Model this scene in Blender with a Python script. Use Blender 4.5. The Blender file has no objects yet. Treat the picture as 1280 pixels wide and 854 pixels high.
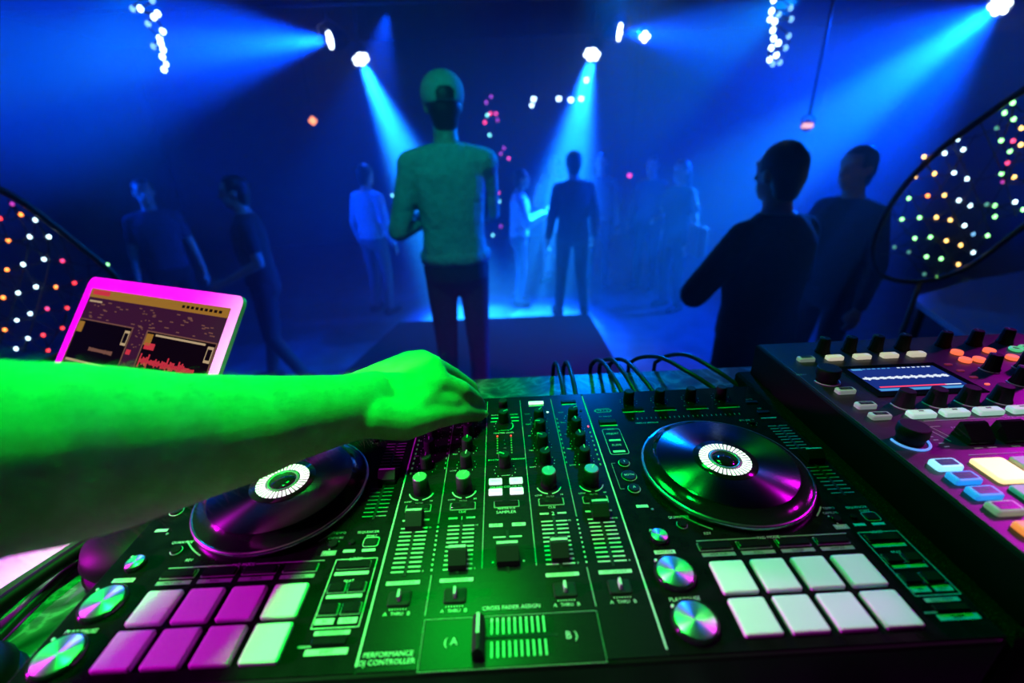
import bpy, bmesh, math, random
from mathutils import Vector, Matrix, Euler
random.seed(7)
S = bpy.context.scene
COL = S.collection
PI = math.pi

# ------------------------------------------------------------------ frame
ZP = 1.60                 # height of the controller's top plate above the dance floor
ZT = ZP - 0.065           # booth counter
ZS = 0.39                 # stage the booth and the central man stand on
F = 572.2; TH = 0.42267; PS = 0.01944; RO = -0.03582
CAM = Vector((0.0036, 0.0064, ZP + 0.314))
_fw = Vector((math.sin(PS)*math.cos(TH), math.cos(PS)*math.cos(TH), -math.sin(TH)))
_r0 = Vector((math.cos(PS), -math.sin(PS), 0)); _u0 = _r0.cross(_fw)
RT = _r0*math.cos(RO) + _u0*math.sin(RO); UP = -_r0*math.sin(RO) + _u0*math.cos(RO)
def ray(px, py): return _fw + RT*((px-640)/F) - UP*((py-427)/F)
def onz(px, py, z):                       # point of the photo on a horizontal plane
    d = ray(px, py); return CAM + d*((z-CAM.z)/d.z)
def ony(px, py, y):                       # point of the photo at a distance into the room
    d = ray(px, py); return CAM + d*((y-CAM.y)/d.y)
def ond(px, py, dep): return CAM + ray(px, py)*dep

# -------------------------------------------------------------- materials
MATS = {}
def mat(name, col=(.5,.5,.5), rough=.5, metal=0., emit=None, es=0., spec=.5, aniso=0., tangent=None, arot=0., coat=0., sheen=0.):
    if name in MATS: return MATS[name]
    m = bpy.data.materials.new(name); m.use_nodes = True
    n = m.node_tree.nodes; b = n['Principled BSDF']
    b.inputs['Base Color'].default_value = (*col, 1)
    b.inputs['Roughness'].default_value = rough
    b.inputs['Metallic'].default_value = metal
    b.inputs['Specular IOR Level'].default_value = spec
    if coat: b.inputs['Coat Weight'].default_value = coat; b.inputs['Coat Roughness'].default_value = .08
    if sheen: b.inputs['Sheen Weight'].default_value = sheen
    if emit:
        b.inputs['Emission Color'].default_value = (*emit, 1); b.inputs['Emission Strength'].default_value = es
        m.cycles.emission_sampling = 'NONE'
    if aniso:
        b.inputs['Anisotropic'].default_value = aniso; b.inputs['Anisotropic Rotation'].default_value = arot
        if tangent:
            t = n.new('ShaderNodeTangent'); t.direction_type = 'RADIAL'; t.axis = tangent
            m.node_tree.links.new(t.outputs[0], b.inputs['Tangent'])
    MATS[name] = m; return m
def noisy(name, c1, c2, scale, rough=.6, metal=0., detail=6, lo=.35, hi=.65, bump=0., stretch=None, spec=.5, coords='Object', rough2=None, bscale=None, bdist=.002):
    if name in MATS: return MATS[name]
    m = mat(name, c1, rough, metal, spec=spec); nt = m.node_tree; n = nt.nodes; L = nt.links
    b = n['Principled BSDF']; tc = n.new('ShaderNodeTexCoord'); nz = n.new('ShaderNodeTexNoise')
    nz.inputs['Scale'].default_value = scale; nz.inputs['Detail'].default_value = detail
    if stretch:
        mp = n.new('ShaderNodeMapping'); mp.inputs['Scale'].default_value = stretch
        L.new(tc.outputs[coords], mp.inputs[0]); L.new(mp.outputs[0], nz.inputs[0])
    else: L.new(tc.outputs[coords], nz.inputs[0])
    r = n.new('ShaderNodeValToRGB'); r.color_ramp.elements[0].position = lo; r.color_ramp.elements[1].position = hi
    r.color_ramp.elements[0].color = (*c1, 1); r.color_ramp.elements[1].color = (*c2, 1)
    L.new(nz.outputs[0], r.inputs[0]); L.new(r.outputs[0], b.inputs['Base Color'])
    if bump:
        bp = n.new('ShaderNodeBump'); bp.inputs['Strength'].default_value = bump; bp.inputs['Distance'].default_value = bdist
        src = nz
        if bscale:
            src = n.new('ShaderNodeTexNoise'); src.inputs['Scale'].default_value = bscale; src.inputs['Detail'].default_value = 3
            L.new(tc.outputs[coords], src.inputs[0])
        L.new(src.outputs[0], bp.inputs['Height']); L.new(bp.outputs[0], b.inputs['Normal'])
    return m

M_plate = noisy('brushed_black_aluminium', (.005,.005,.006), (.008,.008,.009), 60, .27, 0., 3, .3, .7, stretch=(1,40,1), bump=.02, spec=.13)
M_deck = noisy('black_deck_plate', (.0035,.0035,.004), (.006,.006,.007), 80, .22, .0, 3, spec=.1)
M_black = mat('black_plastic', (.004,.004,.0045), .45, spec=.15)
M_rubber = mat('black_rubber', (.006,.006,.0065), .65, spec=.2)
M_gloss = mat('gloss_black', (.008,.008,.01), .12)
M_print = mat('white_print', (.52,.52,.53), .6)
M_printdim = mat('grey_print', (.22,.22,.23), .6)
M_pad = mat('white_pad_rubber', (.82,.82,.82), .5, spec=.3)
M_disc = mat('spun_metal_disc', (.80,.80,.84), .42, 1., aniso=.80, tangent='Z', arot=.25)
M_platter = mat('grooved_platter', (.20,.20,.22), .26, 1., aniso=.92, tangent='Z', arot=.25)
M_chrome = mat('dark_chrome', (.70,.70,.74), .24, 1.)
M_greymetal = mat('grey_cap', (.32,.33,.34), .35, .6)
M_ledwhite = mat('ring_led', (.9,.9,.9), .5, emit=(1,.98,.93), es=1.25)
M_whitelit = mat('white_lit_key', (.9,.9,.9), .5, emit=(.85,.95,1), es=.9)
M_redled = mat('red_led', (.5,.02,.02), .4, emit=(1,.04,.03), es=2.)
M_greenled = mat('dim_green_led', (.05,.2,.06), .4, emit=(.1,.6,.15), es=.12)

# ------------------------------------------------------------ mesh helper
class MB:
    def __init__(s): s.v = []; s.f = []; s.m = []; s.sm = []
    def add(s, vs, fs, mi=0, smooth=False):
        b = len(s.v); s.v += [tuple(v) for v in vs]
        for f in fs: s.f.append([b+i for i in f]); s.m.append(mi); s.sm.append(smooth)
        return s
    def box(s, c, d, mi=0, rz=0., M=None):
        x, y, z = d[0]/2, d[1]/2, d[2]/2; vs = []
        for i in (-1,1):
            for j in (-1,1):
                for k in (-1,1):
                    p = Vector((i*x, j*y, k*z))
                    if rz: p.rotate(Euler((0,0,rz)))
                    if M is not None: p = M @ p
                    vs.append(p + Vector(c))
        return s.add(vs, [(0,1,3,2),(4,6,7,5),(0,4,5,1),(2,3,7,6),(0,2,6,4),(1,5,7,3)], mi)
    def slab(s, outline, z0, z1, ch=0., mi=0, c=(0,0,0), top=None):
        # prism of an outline, top edge chamfered by ch
        n = len(outline); cx = sum(p[0] for p in outline)/n; cy = sum(p[1] for p in outline)/n
        def ins(e):
            o = []
            for (x, y) in outline:
                dx, dy = x-cx, y-cy; mx = max(abs(q[0]-cx) for q in outline); my = max(abs(q[1]-cy) for q in outline)
                o.append((cx+dx*(1-e/mx), cy+dy*(1-e/my)))
            return o
        rings = [[(x,y,z0) for x,y in outline]]
        if ch: rings += [[(x,y,z1-ch) for x,y in outline], [(x,y,z1-ch*.3) for x,y in ins(ch*.4)], [(x,y,z1) for x,y in ins(ch)]]
        else: rings += [[(x,y,z1) for x,y in outline]]
        return s.rings([[Vector(p)+Vector(c) for p in r] for r in rings], mi, cap=True, smooth=False)
    def rings(s, R, mi=0, cap=True, smooth=True, closed=True):
        n = len(R[0]); vs = [p for r in R for p in r]; fs = []
        for i in range(len(R)-1):
            for j in range(n if closed else n-1):
                k = (j+1) % n; fs.append((i*n+j, i*n+k, (i+1)*n+k, (i+1)*n+j))
        s.add(vs, fs, mi, smooth)
        if cap:
            b = len(s.v)-len(vs)
            s.f.append([b+j for j in reversed(range(n))]); s.m.append(mi); s.sm.append(False)
            s.f.append([b+(len(R)-1)*n+j for j in range(n)]); s.m.append(mi); s.sm.append(False)
        return s
    def lathe(s, prof, c=(0,0,0), seg=32, mi=0, cap=True, smooth=True, rip=None):
        R = []
        for r, z in prof:
            ring = []
            for j in range(seg):
                a = 2*PI*j/seg; rr = r*(1+(rip[1]*math.cos(rip[0]*a) if rip else 0))
                ring.append(Vector((c[0]+rr*math.cos(a), c[1]+rr*math.sin(a), c[2]+z)))
            R.append(ring)
        return s.rings(R, mi, cap, smooth)
    def tube(s, pts, r, seg=8, mi=0, cap=True):
        pts = [Vector(p) for p in pts]; R = []; n = len(pts)
        rs = r if isinstance(r, (list, tuple)) else [r]*n
        t = (pts[1]-pts[0]).normalized(); a = t.orthogonal().normalized()
        for i in range(n):
            t = (pts[min(i+1,n-1)]-pts[max(i-1,0)]).normalized()
            a = (a - t*a.dot(t)).normalized(); b = t.cross(a)
            R.append([pts[i]+(a*math.cos(2*PI*j/seg)+b*math.sin(2*PI*j/seg))*rs[i] for j in range(seg)])
        return s.rings(R, mi, cap, True)
    def ell(s, c, r, seg=16, rg=10, mi=0, M=None):
        R = []
        for i in range(rg+1):
            a = -PI/2 + PI*min(max(i/rg, .01), .99); ring = []
            for j in range(seg):
                b = 2*PI*j/seg; p = Vector((r[0]*math.cos(a)*math.cos(b), r[1]*math.cos(a)*math.sin(b), r[2]*math.sin(a)))
                if M is not None: p = M @ p
                ring.append(p+Vector(c))
            R.append(ring)
        return s.rings(R, mi, True, True)
    def cap(s, a, b, ra, rb, seg=14):              # tapered capsule
        a, b = Vector(a), Vector(b); d = b-a; L = d.length
        if L < 1e-6: return s.ell(a, (ra,ra,ra))
        t = d/L; u = t.orthogonal().normalized(); w = t.cross(u); R = []
        st = [(-math.cos(q)*ra, math.sin(q)*ra) for q in (.12,.6,1.1)] + [(0,ra),(L*.33,ra*.67+rb*.33),(L*.67,ra*.33+rb*.67),(L,rb)] + [(L+math.cos(q)*rb, math.sin(q)*rb) for q in (1.1,.6,.12)]
        for z, rr in st: R.append([a+t*z+(u*math.cos(2*PI*j/seg)+w*math.sin(2*PI*j/seg))*rr for j in range(seg)])
        return s.rings(R, 0, True, True)
    def mesh(s, name, origin=None):
        o = Vector(origin) if origin is not None else Vector((0,0,0))
        me = bpy.data.meshes.new(name); me.from_pydata([tuple(Vector(v)-o) for v in s.v], [], s.f); me.update()
        me.polygons.foreach_set('material_index', s.m); me.polygons.foreach_set('use_smooth', s.sm)
        return me

WLOC = {}
def link(name, me, mats, parent=None, at=None, rz=0.):
    """mesh whose vertices are relative to world point `at`"""
    o = bpy.data.objects.new(name, me); COL.objects.link(o)
    if mats is not None and not me.materials:
        for m in (mats if isinstance(mats, (list, tuple)) else [mats]): me.materials.append(m)
    p = Vector(at) if at is not None else Vector((0,0,0)); WLOC[o.name] = p
    if parent is not None: o.parent = parent; o.location = p - WLOC[parent.name]
    else: o.location = p
    if rz: o.rotation_euler = (0,0,rz)
    return o
def obj(name, mb, mats, parent=None, at=None):
    """mb in world coordinates; origin at `at` (default: the parent's)"""
    if at is None: at = WLOC[parent.name] if parent is not None else Vector((0,0,0))
    return link(name, mb.mesh(name, at), mats, parent, at)
def tag(o, label, cat, group=None, kind=None):
    o['label'] = label; o['category'] = cat
    if group: o['group'] = group
    if kind: o['kind'] = kind
    return o
def empty(name, loc, label, cat, group=None):
    o = bpy.data.objects.new(name, None); COL.objects.link(o); o.location = loc; o.empty_display_size = .1
    WLOC[o.name] = Vector(loc); return tag(o, label, cat, group)
def struct(name, mb, m):
    o = obj(name, mb, m); o['kind'] = 'structure'; return o
def rrect(w, h, r, n=4, c=(0,0)):
    o = []
    for cx, cy, a0 in ((w/2-r,h/2-r,0),(-w/2+r,h/2-r,PI/2),(-w/2+r,-h/2+r,PI),(w/2-r,-h/2+r,1.5*PI)):
        for i in range(n+1):
            a = a0+PI/2*i/n; o.append((c[0]+cx+r*math.cos(a), c[1]+cy+r*math.sin(a)))
    return o
_TX = {}
def text(mb, s, x, y, z, size, align='c', mi=0, rz=0., M=None):
    if s not in _TX:
        cu = bpy.data.curves.new('t', 'FONT'); cu.body = s; cu.resolution_u = 2; cu.size = 1.0
        o = bpy.data.objects.new('t', cu); me = bpy.data.meshes.new_from_object(o)
        _TX[s] = ([tuple(v.co) for v in me.vertices], [list(p.vertices) for p in me.polygons])
        bpy.data.objects.remove(o); bpy.data.meshes.remove(me); bpy.data.curves.remove(cu)
    vs, fs = _TX[s]
    if not vs: return
    x0 = min(v[0] for v in vs); x1 = max(v[0] for v in vs)
    sh = {'c': (x0+x1)/2, 'l': x0, 'r': x1}[align]; k = size/.70
    out = []
    for v in vs:
        p = Vector(((v[0]-sh)*k, v[1]*k-size/2, 0))
        if rz: p.rotate(Euler((0,0,rz)))
        if M is not None: p = M @ p
        out.append(p+Vector((x,y,z)))
    mb.add(out, fs, mi)

def remesh(name, mb, vox, smooth=6, fac=.5):
    """fuse overlapping closed shapes into one continuous skin"""
    me = mb.mesh('tmp'); o = bpy.data.objects.new('tmp', me); COL.objects.link(o)
    m = o.modifiers.new('r', 'REMESH'); m.mode = 'VOXEL'; m.voxel_size = vox; m.use_smooth_shade = True
    if smooth:
        q = o.modifiers.new('s', 'SMOOTH'); q.iterations = smooth; q.factor = fac
    dg = bpy.context.evaluated_depsgraph_get(); dg.update()
    r = bpy.data.meshes.new_from_object(o.evaluated_get(dg)); r.name = name
    bpy.data.objects.remove(o); bpy.data.meshes.remove(me)
    r.polygons.foreach_set('use_smooth', [True]*len(r.polygons))
    return r
def fused(name, mb, vox, m, parent=None, at=None, smooth=6):
    if at is None: at = WLOC[parent.name]
    me = remesh(name, mb, vox, smooth); me.transform(Matrix.Translation(-Vector(at)))
    return link(name, me, m, parent, at)

# ================================================================= people
SKIN = noisy('skin', (.50,.31,.22), (.62,.40,.30), 18, .5, 0, 4, bump=.03, bscale=300)
M_hairdark = mat('dark_hair', (.012,.010,.009), .5)
def hand(mb, wr, el, side, up=(0,0,1), curl=.35, k=1.):
    """palm, four fingers and a thumb continuing the forearm line"""
    wr = Vector(wr); d = (wr-Vector(el)).normalized(); up = Vector(up); up = (up-d*up.dot(d)).normalized(); s = d.cross(up)*side
    for i, (o, L) in enumerate(((.027,.070),(.009,.078),(-.009,.072),(-.026,.056))):
        m = wr+d*.088*k+s*o*k; mb.cap(wr+d*.01+s*o*.6*k, m, .014*k, .0115*k, 8)
        a = m+(d*math.cos(curl)-up*math.sin(curl))*L*.5*k; b = a+(d*math.cos(curl*2.6)-up*math.sin(curl*2.6))*L*.5*k
        mb.cap(m, a, .0105*k, .0095*k, 8); mb.cap(a, b, .0095*k, .008*k, 8)
    t0 = wr+d*.025+s*.022*k; t1 = t0+(d*.7+s*.6-up*.25).normalized()*.042*k; t2 = t1+(d*.9+s*.15-up*.3).normalized()*.032*k
    mb.cap(t0, t1, .014*k, .0115*k, 8); mb.cap(t1, t2, .0115*k, .009*k, 8)

def human(label, base, H, yaw, shirt, trouser, pose=None, hair=M_hairdark, hairlen=0., skin=SKIN, group=None, sleeve=1., vox=.011, shoes=None, lean=0., headyaw=0., headpitch=0., extra=None, slim=1.):
    """standing figure; local +y is where it faces, x to its right"""
    root = empty('person', base, label, 'person', group); B = Vector(base); R = Matrix.Rotation(yaw, 3, 'Z'); k = H/1.75
    def W(p): return B + R @ Vector((p[0]*k, p[1]*k + lean*p[2]*k, p[2]*k))
    J = dict(hip=(.095,0,.92), knee=(.11,.03,.49), ank=(.12,-.02,.085), sh=(.165,0,1.395), el=(.235,-.02,1.12), wr=(.26,.06,.88))
    P = {}
    for n, v in J.items(): P['r'+n] = Vector(v); P['l'+n] = Vector((-v[0], v[1], v[2]))
    for n, v in (pose or {}).items(): P[n] = Vector(v)
    hd = Vector((0,.03,1.63)); 
    if 'head' in P: hd = P['head']
    HR = R @ Matrix.Rotation(headyaw, 3, 'Z') @ Matrix.Rotation(headpitch, 3, 'X')
    def HW(p): return W(hd) + HR @ (Vector(p)*k)
    def torso(mb, rows):
        mb.rings([[W((rx*slim*math.cos(a)*(1+.06*math.sin(2*a)**2), y+ry*slim*math.sin(a)*(1+.06*math.sin(2*a)**2), z)) for a in [2*PI*j/28 for j in range(28)]] for z, rx, ry, y in rows], 0, True, True)
    b = MB()
    # trunk, neck, head
    torso(b, ((.84,.12,.09,0),(.90,.155,.110,-.01),(.98,.155,.105,-.005),(1.08,.138,.096,0),(1.18,.148,.104,.005),(1.28,.165,.112,.01),(1.36,.172,.110,.005),(1.42,.14,.088,0),(1.46,.09,.070,-.005),(1.49,.06,.055,-.005)))
    b.cap(W((0,-.005,1.42)), W((hd.x*.7,hd.y*.6,1.56)), .062*k, .056*k)
    b.ell(HW((0,-.005,.03)), (.077*k,.095*k,.098*k), 20, 14, M=HR); b.ell(HW((0,.025,-.045)), (.058*k,.066*k,.068*k), 16, 10, M=HR)
    b.ell(HW((0,.062,-.085)), (.026*k,.024*k,.022*k), 10, 8, M=HR)                 # chin
    b.cap(HW((0,.088,.025)), HW((0,.107,-.018)), .011*k, .016*k, 10)               # nose
    b.ell(HW((0,.083,-.052)), (.026*k,.016*k,.008*k), 10, 6, M=HR)                 # mouth
    for s in (-1,1):
        b.ell(HW((s*.032,.078,.045)), (.026*k,.016*k,.010*k), 10, 6, M=HR)         # brow
        b.ell(HW((s*.031,.078,.016)), (.015*k,.013*k,.010*k), 10, 6, M=HR)         # eye
        b.ell(HW((s*.079,-.005,.0)), (.010*k,.020*k,.032*k), 10, 8, M=HR)          # ear
    for s, c in ((1,'r'),(-1,'l')):
        sh, el, wr, hp, kn, an = (W(P[c+q]) for q in ('sh','el','wr','hip','knee','ank'))
        b.cap(W((s*.06,0,1.405)), sh, .064*k, .058*k); b.cap(sh, el, .052*k*slim, .042*k*slim); b.cap(el, wr, .041*k*slim, .027*k)
        hand(b, wr, el, -s, up=R@Vector((s*.9,.3,.35)), k=k)
        b.cap(hp, kn, .082*k*slim, .056*k*slim); b.cap(kn, an, .054*k*slim, .037*k)
        ft = an + R@Vector((s*.02,.13,0))*k; ft.z = B.z+.035*k; hl = an + R@Vector((0,-.045,0))*k; hl.z = B.z+.035*k
        b.cap(hl, ft, .034*k, .032*k); b.cap(an, hl, .036*k, .034*k)
    fused('body', b, vox, skin, root)
    # shirt
    t = MB()
    torso(t, ((.925,.160,.116,-.003),(.935,.170,.126,-.003),(1.0,.170,.122,-.003),(1.08,.160,.116,0),(1.18,.168,.122,.005),(1.28,.182,.128,.01),(1.36,.186,.122,.005),(1.42,.150,.098,0),(1.46,.10,.078,-.005),(1.485,.072,.064,-.005)))
    for s, c in ((1,'r'),(-1,'l')):
        sh, el, wr = (W(P[c+q]) for q in ('sh','el','wr'))
        t.cap(W((s*.06,-.005,1.415)), sh, .072*k, .068*k); t.cap(sh, sh.lerp(el, .99 if sleeve>.5 else .6), .065*k*slim, .056*k*slim)
        if sleeve > .5: t.cap(el, el.lerp(wr, .94), .055*k*slim, .040*k)
    fused('shirt', t, vox, shirt, root)
    q = MB()
    torso(q, ((.80,.12,.09,-.005),(.86,.165,.118,-.012),(.93,.166,.120,-.012),(1.0,.158,.112,-.005),(1.01,.15,.105,-.005)))
    for c in 'rl':
        hp, kn, an = (W(P[c+z]) for z in ('hip','knee','ank'))
        q.cap(hp, kn, .092*k*slim, .066*k*slim); q.cap(kn, an.lerp(kn,.02), .064*k*slim, .052*k*slim)
    fused('trousers', q, vox, trouser, root)
    for s, c in ((1,'r'),(-1,'l')):
        an = W(P[c+'ank']); f = MB()
        toe = an + R@Vector((s*.02,.135,0))*k; toe.z = B.z+.042; hl = an + R@Vector((0,-.05,0))*k; hl.z = B.z+.045
        f.cap(hl, toe, .045*k, .041*k); f.cap(an, hl, .048*k, .044*k)
        o = fused('shoe', f, .010, shoes or M_rubber, root, smooth=3)
        for v in o.data.vertices: v.co.z = max(v.co.z, .001)
    if hair:
        h = MB(); h.ell(HW((0,-.014,.042)), (.085*k,.099*k,.096*k), 20, 12, M=HR); h.ell(HW((0,-.045,.0)), (.078*k,.065*k,.075*k), 16, 10, M=HR); h.ell(HW((0,-.045,-.055)), (.062*k,.050*k,.055*k), 16, 10, M=HR)
        if hairlen:
            for s in (-1,0,1): h.cap(HW((s*.045,-.05,.02)), HW((s*.06,-.05-.01,-hairlen)), .045*k, .030*k)
        o = fused('hair', h, .012, hair, root)
        inv = HR.inverted(); c0 = HW((0,0,0)); bm = bmesh.new(); bm.from_mesh(o.data); kill = []
        for v in bm.verts:                                   # open the face
            p = inv @ (v.co + Vector(base) - c0)/k
            if p.y > .045 and p.z < .085: kill.append(v)
        bmesh.ops.delete(bm, geom=kill, context='VERTS'); bm.to_mesh(o.data); bm.free()
    if extra: extra(root, W, HW, R, HR, k)
    return root

# cloth materials
M_sweater = noisy('light_knit', (.50,.50,.48), (.60,.60,.58), 40, .85, bump=.8, bscale=13, bdist=.03)
M_jeans = noisy('dark_denim', (.020,.024,.045), (.035,.04,.07), 60, .8)
M_blackcloth = noisy('black_cloth', (.012,.012,.014), (.022,.022,.026), 40, .85)
M_navycloth = noisy('dark_blue_cloth', (.03,.035,.06), (.05,.055,.09), 40, .85)
M_greycloth = noisy('grey_cloth', (.14,.14,.15), (.2,.2,.21), 40, .85)
M_whitecloth = noisy('white_cloth', (.55,.55,.56), (.66,.66,.67), 40, .8)
M_cap = noisy('pale_cap_cotton', (.42,.43,.38), (.50,.51,.46), 60, .85)

def cap_extra(root, W, HW, R, HR, k):
    c = MB()
    c.ell(HW((0,-.005,.055)), (.093*k,.112*k,.092*k), 72, 44, M=HR)
    me = c.mesh('cap', WLOC[root.name]); bm = bmesh.new(); bm.from_mesh(me); inv = HR.inverted(); c0 = HW((0,0,0)); kill = []
    for v in bm.verts:
        p = inv @ (v.co + WLOC[root.name] - c0)/k
        if p.z < .015 or (p.y < -.05 and abs(p.x) < .036 and p.z < .072 - 14*p.x*p.x): kill.append(v)
    bmesh.ops.delete(bm, geom=kill, context='VERTS'); bm.to_mesh(me); bm.free()
    o = link('cap', me, M_cap, root, WLOC[root.name]); sd = o.modifiers.new('th', 'SOLIDIFY'); sd.thickness = .004; sd.offset = 1
    s = MB(); pts = []
    for i in range(13):
        a = -PI/2 - .42 + .84*i/12; pts.append(HW((.094*math.cos(a), -.005+.113*math.sin(a), .022)))
    s.tube(pts, .006*k, 6); obj('strap', s, M_navycloth, o, at=WLOC[root.name])
    v = MB(); ring0 = []; ring1 = []
    for i in range(13):
        a = .35 + (PI-.7)*i/12; ring0.append(HW((.092*math.cos(a), .11*math.sin(a), .022))); ring1.append(HW((.082*math.cos(a), .075+.115*math.sin(a), .004)))
    n = len(ring0); v.add(ring0+ring1, [(i,i+1,n+i+1,n+i) for i in range(n-1)], 0, True)
    b = obj('brim', v, M_cap, o, at=WLOC[root.name]); sd = b.modifiers.new('th', 'SOLIDIFY'); sd.thickness = .004
def hem_extra(root, W, HW, R, HR, k):
    h = MB(); prof = []
    for z, g in ((.935,.0),(.94,.012),(.965,.016),(.99,.012),(1.0,.0)):
        prof.append([W(((.160+g)*math.cos(a), (.116+g)*math.sin(a), z)) for a in [2*PI*j/40 for j in range(40)]])
    h.rings(prof, 0, False); obj('ribbed_hem', h, M_sweater, root)
    cap_extra(root, W, HW, R, HR, k)

# central man: back turned, arms folded in front
hp = ony(546, 95, 2.32)
human('man in pale sweater and cap standing with his back turned, arms folded', ((ony(546,100,2.32).x+ony(575,330,2.32).x)/2, 2.32, ZS), hp.z-ZS, .12,
      M_sweater, M_jeans, dict(lsh=(-.168,0,1.395), lel=(-.262,.0,1.10), lwr=(-.10,.2,1.14), rsh=(.168,0,1.395), rel=(.195,.11,1.15), rwr=(.0,.26,1.2),
      rhip=(.082,0,.92), lhip=(-.082,0,.92), rknee=(.085,.02,.49), rank=(.085,-.02,.085), lknee=(-.085,.02,.49), lank=(-.095,-.02,.085)), extra=hem_extra, vox=.009, headyaw=.1, slim=.93)

def crowd(label, px, py, H, face, *a, floor=0., **k):
    """stand a person on the dance floor so that the head top shows where the photo has it"""
    lo, hi = 1.5, 9.
    d = ray(px, py); zt = floor+H
    y = k.pop('y', None)
    if y is None: y = CAM.y + d.y*(zt-CAM.z)/d.z
    p = ony(px, py, y); 
    kx = k.pop('dx', 0.)
    return human(label, (p.x+kx, y, floor), p.z-floor, face, *a, **k)
G = 'guests on the dance floor'
crowd('guest in dark blue top with arms hanging, beyond left light net', 174, 224, 1.74, PI+.6, M_navycloth, M_blackcloth, dict(rwr=(.27,.04,.86), lwr=(-.27,.04,.86)), group=G, y=4.3, sleeve=0, hairlen=.0)
crowd('guest in black holding out one bare forearm, left of the man in cap', 293, 220, 1.80, PI/2+.35, M_blackcloth, M_blackcloth, dict(lel=(-.22,-.04,1.13), lwr=(-.20,.21,1.02), rank=(.12,.12,.085), lank=(-.12,-.16,.085)), group=G, y=3.6, sleeve=0)
crowd('hazy guest in pale shirt standing under the left bright beam', 452, 206, 1.75, -.5, M_whitecloth, M_greycloth, None, group=G, y=5.3)
crowd('guest in pale shirt leaning towards a raised phone, right beside the man in cap', 645, 212, 1.75, -PI/2, M_whitecloth, M_greycloth, dict(rwr=(.1,.33,1.22), rel=(.2,.1,1.1), lwr=(-.1,.33,1.2), lel=(-.2,.1,1.1)), group=G, y=5.4, lean=.02)
crowd('guest in white top lit bright by the right beam, behind a dark silhouette', 694, 196, 1.72, 2.6, M_whitecloth, M_whitecloth, dict(rel=(.24,.1,1.15), rwr=(.12,.22,1.42)), group=G, y=6.2, hairlen=.2)
crowd('dark guest with back turned and legs apart on the middle of the floor', 718, 190, 1.78, .1, M_blackcloth, M_blackcloth, dict(rank=(.15,-.02,.085), lank=(-.15,-.02,.085)), group=G, y=5.0)
crowd('guest with round hair lit from above, right of the middle silhouette', 752, 192, 1.7, 2.9, M_greycloth, M_blackcloth, None, group=G, y=6.0, hairlen=.12)
crowd('dim guest in dark jacket standing between the middle guests and the bag carrier', 818, 196, 1.74, 2.4, M_navycloth, M_blackcloth, None, group=G, y=5.8)
crowd('guest with lit face and hand carrying a shoulder bag, right of centre', 856, 200, 1.72, 2.0, M_blackcloth, M_blackcloth, dict(rel=(.25,.0,1.14), rwr=(.12,.25,1.12)), group=G, y=5.0, sleeve=0, hairlen=.15)
crowd('big dark-haired man with back turned and folded arms, before the sampler', 990, 180, 1.9, .35, M_blackcloth, M_blackcloth, dict(rel=(.32,.08,1.15), rwr=(.02,.26,1.16), lel=(-.32,.08,1.15), lwr=(-.02,.24,1.2)), group=G, y=2.05, slim=1.12, vox=.010)
crowd('dark-clothed guest in profile facing left, beside the right light net', 1083, 184, 1.85, PI/2+.25, M_blackcloth, M_blackcloth, dict(rel=(.24,.1,1.14), rwr=(.1,.3,1.15)), group=G, y=2.8)

# shoulder bag and phone are things of their own
bp = ony(871, 300, 4.6)
bag = empty('shoulder_bag', (bp.x, bp.y, bp.z-.14), 'small dark bag hanging at the hip of a guest right of centre', 'bag')
b = MB().slab(rrect(.10,.28,.03), -.15, .15, .02, c=(0,0,0)); b.v = [tuple(Vector(v)+bp) for v in b.v]; obj('pouch', b, mat('bag_leather', (.12,.11,.11), .35), bag)
s = MB().tube([bp+Vector((0,-.1,.14)), bp+Vector((-.05,-.06,.32)), bp+Vector((-.1,.02,.5)), bp+Vector((-.05,.08,.32)), bp+Vector((0,.1,.14))], .012, 6); obj('strap', s, mat('bag_leather'), bag)
pp = ony(690, 265, 5.35)
ph = tag(obj('phone', MB().slab(rrect(.075,.15,.012), -.004, .004, .002, c=pp), [M_gloss], at=pp), 'phone held up by the pale-shirted guest beside the man in cap', 'phone')

# ========================================================== setting: room
M_wall = noisy('dark_wall', (.02,.022,.035), (.035,.038,.055), 3, .8)
M_floor = noisy('club_floor', (.06,.06,.07), (.12,.12,.14), 5, .42, detail=8)
M_stage = noisy('stage_carpet', (.010,.010,.012), (.018,.018,.02), 200, .9, bump=.3, spec=.05)
M_ceil = noisy('dark_ceiling', (.015,.015,.02), (.03,.03,.035), 4, .9)
XW, YB, ZC = 6.2, 9.5, 3.5
struct('floor', MB().box((0,4,-.05), (2*XW,11,.1)), M_floor)
struct('ceiling', MB().box((0,4,ZC+.05), (2*XW,11,.1)), M_ceil)
struct('wall_back', MB().box((0,YB+.05,ZC/2), (2*XW,.1,ZC)), M_wall)
struct('wall_left', MB().box((-XW-.05,4,ZC/2), (.1,11,ZC)), M_wall)
struct('wall_right', MB().box((XW+.05,4,ZC/2), (.1,11,ZC)), M_wall)
struct('wall_rear', MB().box((0,-1.45,ZC/2), (2*XW,.1,ZC)), M_wall)
st = MB().slab([(-.95,3.95),(-1.25,2.6),(-1.45,-1.3),(1.55,-1.3),(1.45,.95),(.85,1.3),(.8,3.95)], 0, ZS, .01)
tag(obj('stage', st, M_stage), 'low dark carpeted stage under the booth and the man in cap', 'stage')

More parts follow.
